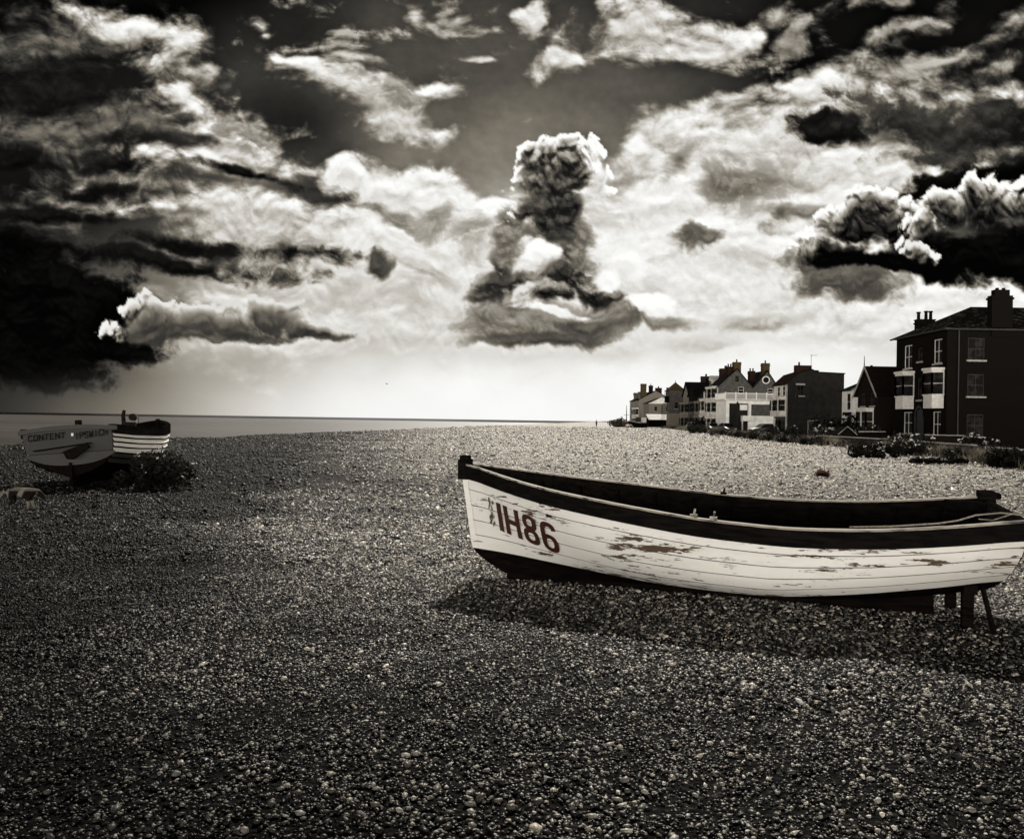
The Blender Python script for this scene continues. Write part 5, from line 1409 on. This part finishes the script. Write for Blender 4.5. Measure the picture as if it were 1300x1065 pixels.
def leaf_cloud(w, d, h_, n, size, dark=.012, light=.05, lumps=9, seed=0, droop=.0):
    r = np.random.RandomState(seed)
    cs = np.stack([(r.rand(lumps) - .5) * w * .75, (r.rand(lumps) - .5) * d * .75, h_ * (.25 + .5 * r.rand(lumps))], -1)
    rad = np.minimum(w, h_ * 1.3) * (.20 + .20 * r.rand(lumps))
    k = r.randint(0, lumps, n)
    v = r.randn(n, 3); v /= np.linalg.norm(v, axis=1, keepdims=True)
    rr = rad[k] * (.45 + .6 * r.rand(n) ** .6)
    p = cs[k] + v * rr[:, None]
    p[:, 2] = np.maximum(p[:, 2], .02 + .1 * r.rand(n))
    p[:, 0] = np.clip(p[:, 0], -w * .62, w * .62)
    ax = r.randn(n, 3); ax /= np.linalg.norm(ax, axis=1, keepdims=True)
    bx = np.cross(ax, v + .4 * r.randn(n, 3)); bx /= np.linalg.norm(bx, axis=1, keepdims=True) + 1e-6
    s = size * (.6 + .8 * r.rand(n))[:, None]
    V = np.stack([p - ax * s, p + bx * s * .45, p + ax * s, p - bx * s * .45], 1).reshape(-1, 3)
    F = np.arange(n)[:, None] * 4 + np.array([[0, 1, 2, 3]])
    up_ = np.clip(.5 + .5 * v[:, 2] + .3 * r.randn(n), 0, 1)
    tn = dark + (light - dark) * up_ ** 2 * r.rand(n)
    c = np.stack([tn * 1.05, tn, tn * .8, np.ones(n)], -1)
    return V, F, np.repeat(c, 4, 0), cs, rad
def bush(label, loc, w, d, h_, n=900, size=.07, flowers=0, seed=1, name='bush', group=None, dark=.012, light=.05, fsize=.05, red=False, lumps=9):
    root = thing(name, label, 'bush', loc, 0, group)
    V, F, c, cs, rad = leaf_cloud(w, d, h_, n, size, dark, light, lumps, seed)
    if red: c = c * np.array([2.4, .7, .5, 1])
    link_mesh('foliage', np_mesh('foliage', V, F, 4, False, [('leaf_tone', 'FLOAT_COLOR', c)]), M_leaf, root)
    r = random.Random(seed)
    mb = MB()
    for i in range(9):
        q = cs[i]; mb.tube([(q[0] * .2, q[1] * .2, -.05), (q[0] * .6, q[1] * .6, q[2] * .5), tuple(q)], [.018, .012, .006], 5)
    mb.build('stem', M_stalk, root)
    if flowers:
        mb = MB()
        for i in range(flowers):
            k = r.randrange(len(cs)); a = r.random() * 2 * PI; e = r.uniform(-.1, 1.3)
            q = Vector(cs[k]) + Vector((math.cos(a) * math.cos(e), math.sin(a) * math.cos(e) , math.sin(e))) * rad[k] * 1.05
            for j in range(6):
                o = Vector((r.gauss(0, 1), r.gauss(0, 1), r.gauss(0, .6))) * fsize * .6
                ax = Vector((r.gauss(0, 1), r.gauss(0, 1), r.gauss(0, 1))).normalized() * fsize * .7; bx = ax.orthogonal().normalized() * fsize * .5
                mb.quad(q + o - ax, q + o + bx, q + o + ax, q + o - bx)
        mb.build('flower_head', M_petal, root)
    return root
GB = 'shrubs along the edge of the promenade'
def gp(px, py, z=0.0): 
    p = on_ground(px, py, z); return (p.x, p.y, float(height(p.x, p.y)))
bush('dark flowering bush with a few pale heads beside the left boat', gp(205, 621), 1.05, .9, .80, 2400, .05, 14, 3, dark=.006, light=.035, fsize=.030)
bush('low dark clump with two pale flowers under the stern of the left boat', gp(168, 624), .75, .7, .42, 1300, .045, 4, 4, dark=.005, light=.025, fsize=.030)
bush('big shrub thick with white flower heads below the bay windows of the corner house', gp(1150, 579), 2.1, 1.5, 1.25, 1700, .075, 46, 5, group=GB, fsize=.09)
bush('dark spreading shrub in front of the white-flowered one, leaves catching the light', gp(1122, 582), 2.8, 1.6, .72, 1800, .075, 18, 6, group=GB, dark=.006, light=.03, fsize=.07)
bush('low dark shrub at the left foot of the spreading shrub', gp(1096, 582), 1.8, 1.2, .55, 900, .08, 6, 7, group=GB, dark=.006, light=.03, fsize=.06)
bush('white-flowered shrub in front of the doorway in the grey side wall', gp(1046, 561), 2.6, 2.0, 1.6, 1100, .11, 44, 8, group=GB, fsize=.11)
bush('small shrub left of the doorway in the grey side wall', gp(1012, 558.5), 2.6, 1.8, 1.25, 900, .11, 6, 9, group=GB, fsize=.09)
bush('large dark hedge-like shrub against the right end of the grey side wall', (34.2, 84.0, 0), 5.0, 3.0, 2.5, 2200, .16, 5, 10, group=GB, dark=.005, light=.018, fsize=.12)
bush('dark shrub with pale heads before the gabled house', (30.6, 70.5, 0), 3.6, 2.0, 1.5, 1300, .13, 20, 11, group=GB, dark=.006, light=.02, fsize=.10)
bush('dark bush at the foot of the corner house with one bright pale bloom', (27.2, 46.8, 0), 1.7, 1.3, 1.1, 1300, .08, 16, 12, group=GB, dark=.005, light=.02, fsize=.08)
bush('low black bush at the shingle edge under the right end of the verge', gp(1262, 594), 2.0, 1.4, .75, 1600, .06, 3, 13, group=GB, dark=.004, light=.016, fsize=.04)
bush('flat dark mat of weed on the shingle in front of the low garden wall', gp(1190, 590), 3.2, .9, .26, 1900, .06, 0, 14, group=GB, dark=.006, light=.03, lumps=40)
bush('rounded shrub in front of the white balcony wing', gp(985, 557), 2.6, 1.8, 1.2, 800, .12, 5, 15, group=GB, fsize=.09)
bush('brown shrub on the verge below the tower end of the terrace', gp(889, 551), 4.2, 2.4, 1.4, 900, .16, 0, 16, group=GB, dark=.02, light=.08)
bush('dark round shrub by the bay fronts of the distant terrace', (32.6, 138.0, 0), 3.4, 2.4, 2.7, 900, .20, 0, 17, group=GB, dark=.006, light=.02)
for k_, (px_, py_, w_, h_, lb) in enumerate([
        (1078, 569, 2.2, .55, 'low dark scrub on the verge right of the flowering shrub by the doorway'), (1035, 566, 3.0, .6, 'low grey scrub on the verge under the flowering shrub by the doorway'),
        (1003, 562.5, 3.0, .7, 'low scrub on the verge below the near end of the grey side wall'), (968, 560, 3.4, .8, 'low scrub on the verge below the dark parked car by the balcony wing'),
        (940, 557, 3.6, .8, 'low scrub on the verge below the lamp post of the balcony wing'), (915, 554, 3.8, .8, 'low scrub on the verge below the white bay front'),
        (1215, 584, 2.0, .55, 'low dark scrub below the low wall before the corner house'), (1292, 595, 2.2, .8, 'dark scrub at the right edge of the view below the corner house')]):
    bush(lb, gp(px_, py_), w_, 1.6, h_, 700, .09, 3, 40 + k_, group=GB, dark=.006, light=.05, lumps=16, fsize=.05)
bush('ochre scrub beside the beached boats in the far distance', (26.8, 209.0, 0), 4.6, 3.0, 2.4, 700, .25, 0, 18, group=GB, dark=.04, light=.16)
# the lone red-leaved plant out on the shingle
root = thing('dock_plant', 'small red-brown dock plant alone on the open shingle behind the white boat', 'plant', gp(1044, 603))
r = random.Random(5); mb = MB()
V = []; Fq = []; Cq = []
for i in range(190):
    a = r.random() * 2 * PI; l = r.uniform(.10, .30); hh = r.uniform(.05, .24); w = r.uniform(.012, .03); ox, oy = r.gauss(0, .09), r.gauss(0, .07)
    t_ = Vector((math.cos(a), math.sin(a), 0)); s_ = Vector((-t_.y, t_.x, 0)) * w
    b0 = Vector((ox, oy, -.02)); m0 = b0 + t_ * l * .5 + Vector((0, 0, hh)); e0 = b0 + t_ * l + Vector((0, 0, hh * .75))
    k = len(V); V += [b0 - s_ * .5, b0 + s_ * .5, m0 + s_, m0 - s_, e0]
    Fq += [(k, k + 1, k + 2), (k, k + 2, k + 3), (k + 3, k + 2, k + 4)]
    tn = r.uniform(.4, 1.2); Cq += [(.075 * tn, .022 * tn, .012 * tn, 1)] * 5
link_mesh('leaves', np_mesh('leaves', np.array([v[:] for v in V]), np.array(Fq), 3, False, [('leaf_tone', 'FLOAT_COLOR', np.array(Cq))]), M_leaf, root)
for k in range(5):
    a = r.random() * 6.28; mb.tube([(0, 0, -.02), (.05 * math.cos(a), .04 * math.sin(a), .15), (.10 * math.cos(a), .08 * math.sin(a), .27)], [.008, .006, .012], 5)
mb.build('seed_stalk', surf('dock_seed', (.05, .014, .008), (.09, .03, .018), 30, .9), root)
# ---------------------------------------------------------------- lamp posts, cars, far boats, people, birds, dog
M_post = surf('black_iron', (.008, .008, .008), (.016, .015, .014), 10, .7, spec=.1)
def dup(root, name=None, loc=None, rotz=None, label=None, scale=None, mats=None):
    """a copy of a thing with copies of its parts and their sub-parts"""
    r = root.copy(); COL.objects.link(r)
    if loc is not None: r.location = loc
    if rotz is not None: r.rotation_euler = (r.rotation_euler.x, r.rotation_euler.y, rotz)
    if scale: r.scale = (scale,) * 3
    if label: r['label'] = label
    for ch in [o for o in COL.objects if o.parent == root]:
        c = ch.copy(); COL.objects.link(c); c.parent = r
        if mats and ch.name.split('.')[0] in mats:
            c.data = ch.data.copy(); c.data.materials.clear(); c.data.materials.append(mats[ch.name.split('.')[0]])
        for g in [o for o in COL.objects if o.parent == ch]:
            d = g.copy(); COL.objects.link(d); d.parent = c
    return r
lp = thing('street_lamp', 'black lamp post in front of the grey side wall', 'street lamp', (32.55, 92.0, .1), 0, 'lamp posts along the promenade')
MB().tube([(0, 0, 0), (0, 0, .9), (0, 0, .95), (0, 0, 4.1)], [.11, .10, .06, .045], 8).build('post', M_post, lp)
mb = MB(); mb.tube([(0, 0, 4.1), (0, 0, 4.16), (0, 0, 4.6), (0, 0, 4.62), (0, 0, 4.82), (0, 0, 4.95)], [.05, .10, .20, .22, .07, .02], 6)
mb.build('lantern', M_post, lp)
MB().tube([(-.3, 0, 3.9), (.3, 0, 3.9)], .02, 5).build('ladder_bar', M_post, lp)
dup(lp, loc=(31.4, 112.0, .1), label='black lamp post in front of the white balcony wing', scale=.92)
dup(lp, loc=(33.0, 137.0, .1), label='black lamp post by the cream bay-fronted terrace house', scale=.92)

# cars
M_carw = surf('white_car_paint', (.55, .54, .51), (.66, .645, .61), 2, .35, spec=.5)
M_card = surf('dark_car_paint', (.012, .012, .012), (.02, .02, .02), 2, .3, spec=.5)
M_cars = surf('silver_car_paint', (.16, .155, .15), (.22, .215, .205), 2, .35, spec=.5)
M_tyre = surf('tyre', (.01, .01, .01), (.02, .02, .02), 20, .9)
M_chrome = surf('headlamp', (.5, .5, .48), (.7, .7, .68), 8, .2)
def make_car(label, loc, rz):
    """x is the length, nose towards -x"""
    t = thing('parked_car', label, 'car', loc, rz, 'cars parked along the promenade')
    st = [(-2.05, .45, .62, .66), (-1.95, .30, .74, .78), (-1.2, .22, .90, .84), (-.75, .22, .94, .85), (.9, .22, .96, .85), (1.75, .24, .94, .83), (1.98, .32, .86, .78), (2.06, .42, .66, .72)]
    mb = MB(); g = []
    for x, zl, zh, w in st:
        g += [Vector((x, -w * .94, zl)), Vector((x, -w, (zl + zh) * .5)), Vector((x, -w * .93, zh)), Vector((x, w * .93, zh)), Vector((x, w, (zl + zh) * .5)), Vector((x, w * .94, zl))]
    mb.add(g, [(i * 6 + k, i * 6 + (k + 1) % 6, (i + 1) * 6 + (k + 1) % 6, (i + 1) * 6 + k) for i in range(len(st) - 1) for k in range(6)] + [(5, 4, 3, 2, 1, 0), tuple(len(g) - 6 + k for k in range(6))])
    body = mb.build('body', M_card, t, bevel=.03)
    cab = [(-.95, .93, .76), (-.30, 1.40, .62), (.55, 1.45, .62), (1.20, 1.36, .60), (1.75, .94, .74)]
    mb = MB(); g = []
    for x, z, w in cab: g += [Vector((x, -w, z)), Vector((x, w, z)), Vector((x, .80, .90)), Vector((x, -.80, .90))]
    mb.add(g, [(i * 4 + k, i * 4 + (k + 1) % 4, (i + 1) * 4 + (k + 1) % 4, (i + 1) * 4 + k) for i in range(4) for k in range(4)] + [(3, 2, 1, 0), (16, 17, 18, 19)])
    mb.build('cabin_glass', M_glass, t)
    mb = MB(); g = []
    for x, z, w in cab[1:4]: g += [Vector((x, -w - .01, z - .03)), Vector((x, -w + .04, z + .03)), Vector((x, w - .04, z + .03)), Vector((x, w + .01, z - .03))]
    mb.add(g, [(i * 4 + k, i * 4 + k + 1, (i + 1) * 4 + k + 1, (i + 1) * 4 + k) for i in range(2) for k in range(3)])
    for s in (-1, 1):
        for a, b_ in ((0, 1), (3, 4)):
            pa, pb = cab[a], cab[b_]; mb.tube([(pa[0], s * (pa[2] + .01), pa[1]), (pb[0], s * (pb[2] + .01), pb[1])], .035, 5)
        mb.tube([(.35, s * .80, .93), (.35, s * .635, 1.43)], .035, 5)
    mb.build('roof', M_card, t)
    for x in (-1.28, 1.28):
        for s in (-1, 1):
            w = MB().tube([(x, s * .66, .31), (x, s * .84, .31)], [.31, .31], 16).build('wheel', M_tyre, t)
            MB().tube([(x, s * .80, .31), (x, s * .852, .31)], [.19, .18], 12).build('rim', M_cars, w)
    for s in (-1, 1):
        MB().box(-2.04, -1.86, s * .55 - .14, s * .55 + .14, .58, .72).build('headlight', M_chrome, t, bevel=.02)
        MB().box(1.94, 2.06, s * .58 - .10, s * .58 + .10, .62, .80).build('tail_light', M_tile, t, bevel=.02)
    return t
c0 = make_car('dark parked car with bright roof edge in front of the white balcony wing', (33.6, 107.0, .12), R(12))
W = {'body': M_carw, 'roof': M_carw}; S_ = {'body': M_cars, 'roof': M_cars}
dup(c0, loc=(31.2, 116.5, .12), rotz=R(95), label='dark parked car below the black lamp post of the balcony wing')
dup(c0, loc=(31.2, 124.5, .12), rotz=R(88), label='silver parked car before the white bay front', mats=S_)
dup(c0, loc=(33.2, 132.5, .12), rotz=R(90), label='dark parked car before the cream bay-fronted terrace house')
dup(c0, loc=(34.4, 152.0, .12), rotz=R(100), label='white parked car on the verge just right of the lookout tower', mats=W)
dup(c0, loc=(31.0, 204.0, 0), rotz=R(20), label='white car parked left of the fish shed by the far boats', mats=W)
dup(c0, loc=(33.6, 207.0, 0), rotz=R(15), label='white car tucked behind the left end of the fish shed', mats=W)
dup(c0, loc=(36.0, 100.5, .12), rotz=R(85), label='silver car nosing out between the grey side wall and the balcony wing', mats=S_)

# upturned dinghy and little hut behind the wall
H4 = Hull(2.9, zs=[(0, .62), (1, .55)], b=[(0, .028), (.2, .35), (.5, .58), (1, .50)], zk=[(0, .06), (1, .02)], p=[(0, 1.2), (.5, 2.8), (1, 2.6)])
dg = thing('dinghy', 'upturned dark dinghy with pale gunwale line behind the low wall by the gabled house', 'boat', (28.1, 66.0, 1.05))
dg.rotation_euler = (R(180), 0, R(8))
strakes(H4, [lambda u, f=f: 1 - f for f in (0, .25, .5, .75, 1.0)], 20, .012).build('hull_planking', M_black, dg)
band(H4, -.01, .05, .0, .03, 20).build('gunwale', M_sill, dg)
MB().box(.4, 2.8, -.03, .03, -.06, .05).build('keel', M_sill, dg)
hut = thing('garden_hut', 'tiny dark gabled hut with pale barge edges behind the low garden wall', 'hut', (26.9, 64.5, .1))
mb = MB(); mb.prism([(-.65, 0), (.65, 0), (.65, .75), (0, 1.3), (-.65, .75)], 'y', 0, 1.4); mb.build('hut_wall', M_dark, hut)
slab_roof(hut, [((-.78, -.12, .70), (-.78, 1.5, .70), (0, 1.5, 1.36), (0, -.12, 1.36)), ((.78, -.12, .70), (.78, 1.5, .70), (0, 1.5, 1.36), (0, -.12, 1.36))], M_slate, .04)
mb = MB(); mb.tube([(-.78, -.14, .70), (0, -.14, 1.36), (.78, -.14, .70)], .032, 4); mb.build('barge_edge', M_sill, hut)

# beached boats far down the shore
H5 = Hull(6.2, zs=[(0, 1.9), (.4, 1.45), (1, 1.6)], b=[(0, .03), (.15, .7), (.5, 1.2), (1, 1.0)], zk=[(0, .2), (.5, .1), (1, .3)], p=[(0, 1.2), (.5, 3.0), (1, 2.6)])
M_rust = surf('red_boat_paint', (.035, .014, .010), (.08, .03, .02), 4, .8)
fb = thing('beached_boat', 'red-brown beached boat with small wheelhouse far down the shore', 'boat', (28.2, 206.0, 0), R(-15), 'boats drawn up in the far distance')
strakes(H5, [lambda u, f=f: 1 - f for f in (0, .2, .4, .6, .8, 1.0)], 20, .02).build('hull_planking', M_rust, fb)
band(H5, -.02, .16, .0, .05, 20).build('gunwale', M_sill, fb)
skin_between(H5, lambda u: .86, lambda u: .82, 16, 2, -.9).build('deck', M_dark, fb)
MB().box(3.6, 5.0, -.6, .6, 1.2, 2.7).build('wheelhouse', M_framed, fb, bevel=.04)
MB().tube([(3.4, 0, 1.2), (3.3, 0, 4.2)], [.05, .03], 6).build('mast', M_dark, fb)
dup(fb, loc=(29.4, 203.0, -.1), rotz=R(12), label='dark beached boat with white gunwale nearest the fish shed', mats={'hull_planking': M_dark, 'wheelhouse': M_whitew})
dup(fb, loc=(27.2, 218.0, -.1), rotz=R(-8), label='ochre beached boat at the seaward end of the far group', mats={'hull_planking': M_ochre, 'wheelhouse': M_ochre}, scale=.8)
fp = thing('flagpole', 'slim dark flagpole rising over the far beached boats', 'flagpole', (30.2, 212.0, 0))
MB().tube([(0, 0, 0), (0, 0, 3.2), (0, 0, 5.9)], [.16, .12, .05], 6).build('pole', M_dark, fp)
MB().tube([(-.7, 0, 3.3), (.7, 0, 3.3)], .05, 5).build('yard', M_dark, fp)

# ---- skinned figures
def skinned(name, verts, edges, radii, m, parent, sub=2, root=0):
    me = bpy.data.meshes.new(name); me.from_pydata(verts, edges, [])
    o = bpy.data.objects.new(name, me); COL.objects.link(o)
    o.modifiers.new('Skin', 'SKIN')
    sk = me.skin_vertices[0].data
    for i, r_ in enumerate(radii):
        rr = r_ if hasattr(r_, '__len__') else (r_, r_)
        sk[i].radius = rr
        sk[i].use_root = (i == root)
    sd = o.modifiers.new('Subdivision', 'SUBSURF'); sd.levels = sub; sd.render_levels = sub
    bpy.context.view_layer.update()
    ev = o.evaluated_get(bpy.context.evaluated_depsgraph_get())
    nm = bpy.data.meshes.new_from_object(ev)
    bpy.data.objects.remove(o); bpy.data.meshes.remove(me)
    for p in nm.polygons: p.use_smooth = True
    nm.name = name
    nm.materials.clear()
    return link_mesh(name, nm, m, parent)
M_cloth = surf('dark_coat', (.03, .028, .025), (.05, .046, .04), 14, .9)
M_trou = surf('grey_trousers', (.05, .047, .043), (.08, .075, .07), 14, .9)
M_skin = surf('skin', (.28, .19, .14), (.34, .24, .18), 20, .6)
M_hair = surf('dark_hair', (.02, .015, .01), (.04, .03, .02), 40, .8)
pr = thing('person', 'lone person in dark clothes walking on the shingle far down the beach', 'person', (18.2, 173.0, float(height(18.2, 173.0))), R(25))
V = [(0, 0, .95), (0, 0, 1.12), (0, .01, 1.32), (0, .01, 1.46), (0, .02, 1.55), (0, .03, 1.64), (0, .03, 1.73),
     (.17, .01, 1.40), (.22, .06, 1.14), (.21, .16, .92), (-.17, .01, 1.40), (-.23, -.06, 1.14), (-.22, -.08, .90),
     (.10, 0, .88), (.10, .14, .50), (.10, .16, .09), (.10, .30, .03), (-.10, 0, .88), (-.10, -.06, .48), (-.10, -.24, .12), (-.10, -.14, .03)]
E = [(0, 1), (1, 2), (2, 3), (3, 4), (4, 5), (5, 6), (2, 7), (7, 8), (8, 9), (2, 10), (10, 11), (11, 12), (0, 13), (13, 14), (14, 15), (15, 16), (0, 17), (17, 18), (18, 19), (19, 20)]
Rr = [(.16, .11), (.15, .10), (.18, .11), (.09, .08), .055, .085, .07, .065, .045, .03, .065, .045, .03, .085, .06, .045, .035, .085, .06, .045, .035]
skinned('body', V, E, Rr, M_cloth, pr, 2)
mb = MB(); mb.tube([(0, .02, 1.60), (0, .01, 1.68), (0, .02, 1.76), (0, .03, 1.79)], [.085, .105, .085, .03], 10); mb.build('hair', M_hair, pr, smooth=True)
# the dog nosing along by the left boat
m_, t_, p_ = new_mat('dog_fur')
tc_ = t_.node('ShaderNodeTexCoord'); o_ = tc_.outputs['Object']
dx_, dy_, dz_ = t_.sep(t_.vmath('ADD', o_, t_.vmath('SCALE', t_.vmath('SUBTRACT', t_.noise(o_, 22, 3, out=1), (.5, .5, .5)), s=.03)))
bl_ = t_.maprange(t_.math('ABSOLUTE', t_.add(t_.sub(dx_, -.03), t_.mul(t_.sub(dz_, .30), -.45))), .058, .022)          # pale band over the shoulder
tl_ = t_.maprange(dx_, -.20, -.24)                                                      # pale tail
lg_ = t_.mul(t_.maprange(dz_, .19, .16), t_.maprange(dx_, .02, .05))                     # pale fore leg
ht_ = t_.mul(t_.maprange(dz_, .335, .35), .7)  # sunlit rim along the back, painted pale into the fur
pale_ = t_.math('MAXIMUM', t_.math('MAXIMUM', bl_, tl_), t_.math('MAXIMUM', lg_, ht_))
hair_ = t_.noise(t_.vmath('MULTIPLY', o_, (40, 90, 90)), 1.0, 4, .6)
t_.put(p_.inputs['Base Color'], t_.mixc(pale_, t_.mixc(hair_, (.004, .003, .003, 1), (.012, .008, .006, 1)), t_.mixc(hair_, (.09, .078, .062, 1), (.26, .235, .195, 1))))
p_.inputs['Roughness'].default_value = .9; p_.inputs['Specular IOR Level'].default_value = .1
M_fur = m_
dp_ = on_ground(31, 645)
dog = thing('dog', 'small dark dog with white shoulder band and pale foreleg sniffing near the left boat', 'dog', (dp_.x, dp_.y, float(height(dp_.x, dp_.y)) - .01), R(8))
V = [(-.20, 0, .31), (-.06, 0, .325), (.07, 0, .30), (.15, 0, .33), (.215, 0, .315), (.27, .0, .25), (.325, 0, .19),     # back, chest, neck, head, muzzle (lowered)
     (-.27, 0, .315), (-.36, 0, .29), (-.46, 0, .275),                                                                   # tail
     (.07, -.055, .22), (.085, -.06, .12), (.075, -.06, .025), (.105, -.06, .008),                                        # near fore leg
     (.06, .055, .22), (.10, .06, .13), (.12, .06, .025), (.15, .06, .008),
     (-.20, -.06, .24), (-.155, -.06, .165), (-.225, -.06, .095), (-.205, -.06, .02), (-.175, -.06, .008),                 # near hind leg: thigh, knee forward, hock back
     (-.20, .06, .24), (-.17, .06, .165), (-.25, .06, .095), (-.25, .06, .02), (-.22, .06, .008)]
E = [(0, 1), (1, 2), (2, 3), (3, 4), (4, 5), (5, 6), (0, 7), (7, 8), (8, 9), (2, 10), (10, 11), (11, 12), (12, 13), (2, 14), (14, 15), (15, 16), (16, 17), (0, 18), (18, 19), (19, 20), (20, 21), (21, 22), (0, 23), (23, 24), (24, 25), (25, 26), (26, 27)]
Rr = [(.075, .085), (.085, .085), (.085, .10), (.055, .06), (.06, .06), (.042, .045), .024, .022, .013, .006, .042, .024, .019, .02, .042, .024, .019, .02, .05, .034, .019, .016, .019, .05, .034, .019, .016, .019]
db = skinned('body', V, E, Rr, M_fur, dog, 2, 1)
for s in (-1, 1):
    mb = MB(); mb.add([(.20, s * .045, .355), (.235, s * .05, .345), (.235, s * .085, .27), (.20, s * .080, .29), (.215, s * .062, .31)], [(0, 1, 4), (1, 2, 4), (2, 3, 4), (3, 0, 4)])
    mb.build('ear', M_hair, dog, smooth=True)
MB().tube([(.322, 0, .196), (.345, 0, .178)], [.016, .010], 8).build('nose', M_tyre, dog, smooth=True)

# gulls
M_gull = surf('gull_plumage', (.05, .048, .045), (.10, .095, .09), 12, .8)
def gull(label, loc, rz, flap):
    g = thing('gull', label, 'bird', loc, rz, 'gulls over the beach')
    MB().tube([(-.24, 0, 0), (-.12, 0, .01), (.04, 0, .02), (.16, 0, .02), (.22, 0, .03), (.27, 0, .015)], [.02, .06, .075, .045, .04, .012], 8).build('body', M_gull, g, smooth=True)
    for s in (-1, 1):
        mb = MB()
        mb.add([(.08, s * .04, .03), (.12, s * .30, .03 + flap), (.02, s * .62, .03 + flap * .7), (-.10, s * .60, .02 + flap * .7), (-.06, s * .30, .02 + flap), (-.08, s * .04, .02)], [(0, 1, 4, 5), (1, 2, 3, 4)])
        mb.build('wing', M_gull, g)
    return g
p = at(452, 43, 150.0); g0 = gull('gull gliding high in the dark sky at the top left of centre', p, R(60), .16)
p = at(491, 488, 150.0); dup(g0, loc=p, rotz=R(-40), label='gull flying low over the sea below the left clouds', scale=.9)
# ---------------------------------------------------------------- render settings
sc.render.engine = 'CYCLES'
sc.cycles.max_bounces = 5
sc.cycles.diffuse_bounces = 3
sc.cycles.glossy_bounces = 2
sc.cycles.transmission_bounces = 2
sc.cycles.sample_clamp_indirect = 6.0
sc.cycles.caustics_reflective = False
sc.cycles.caustics_refractive = False
sc.cycles.use_denoising = True
sc.cycles.denoiser = 'OPENIMAGEDENOISE'
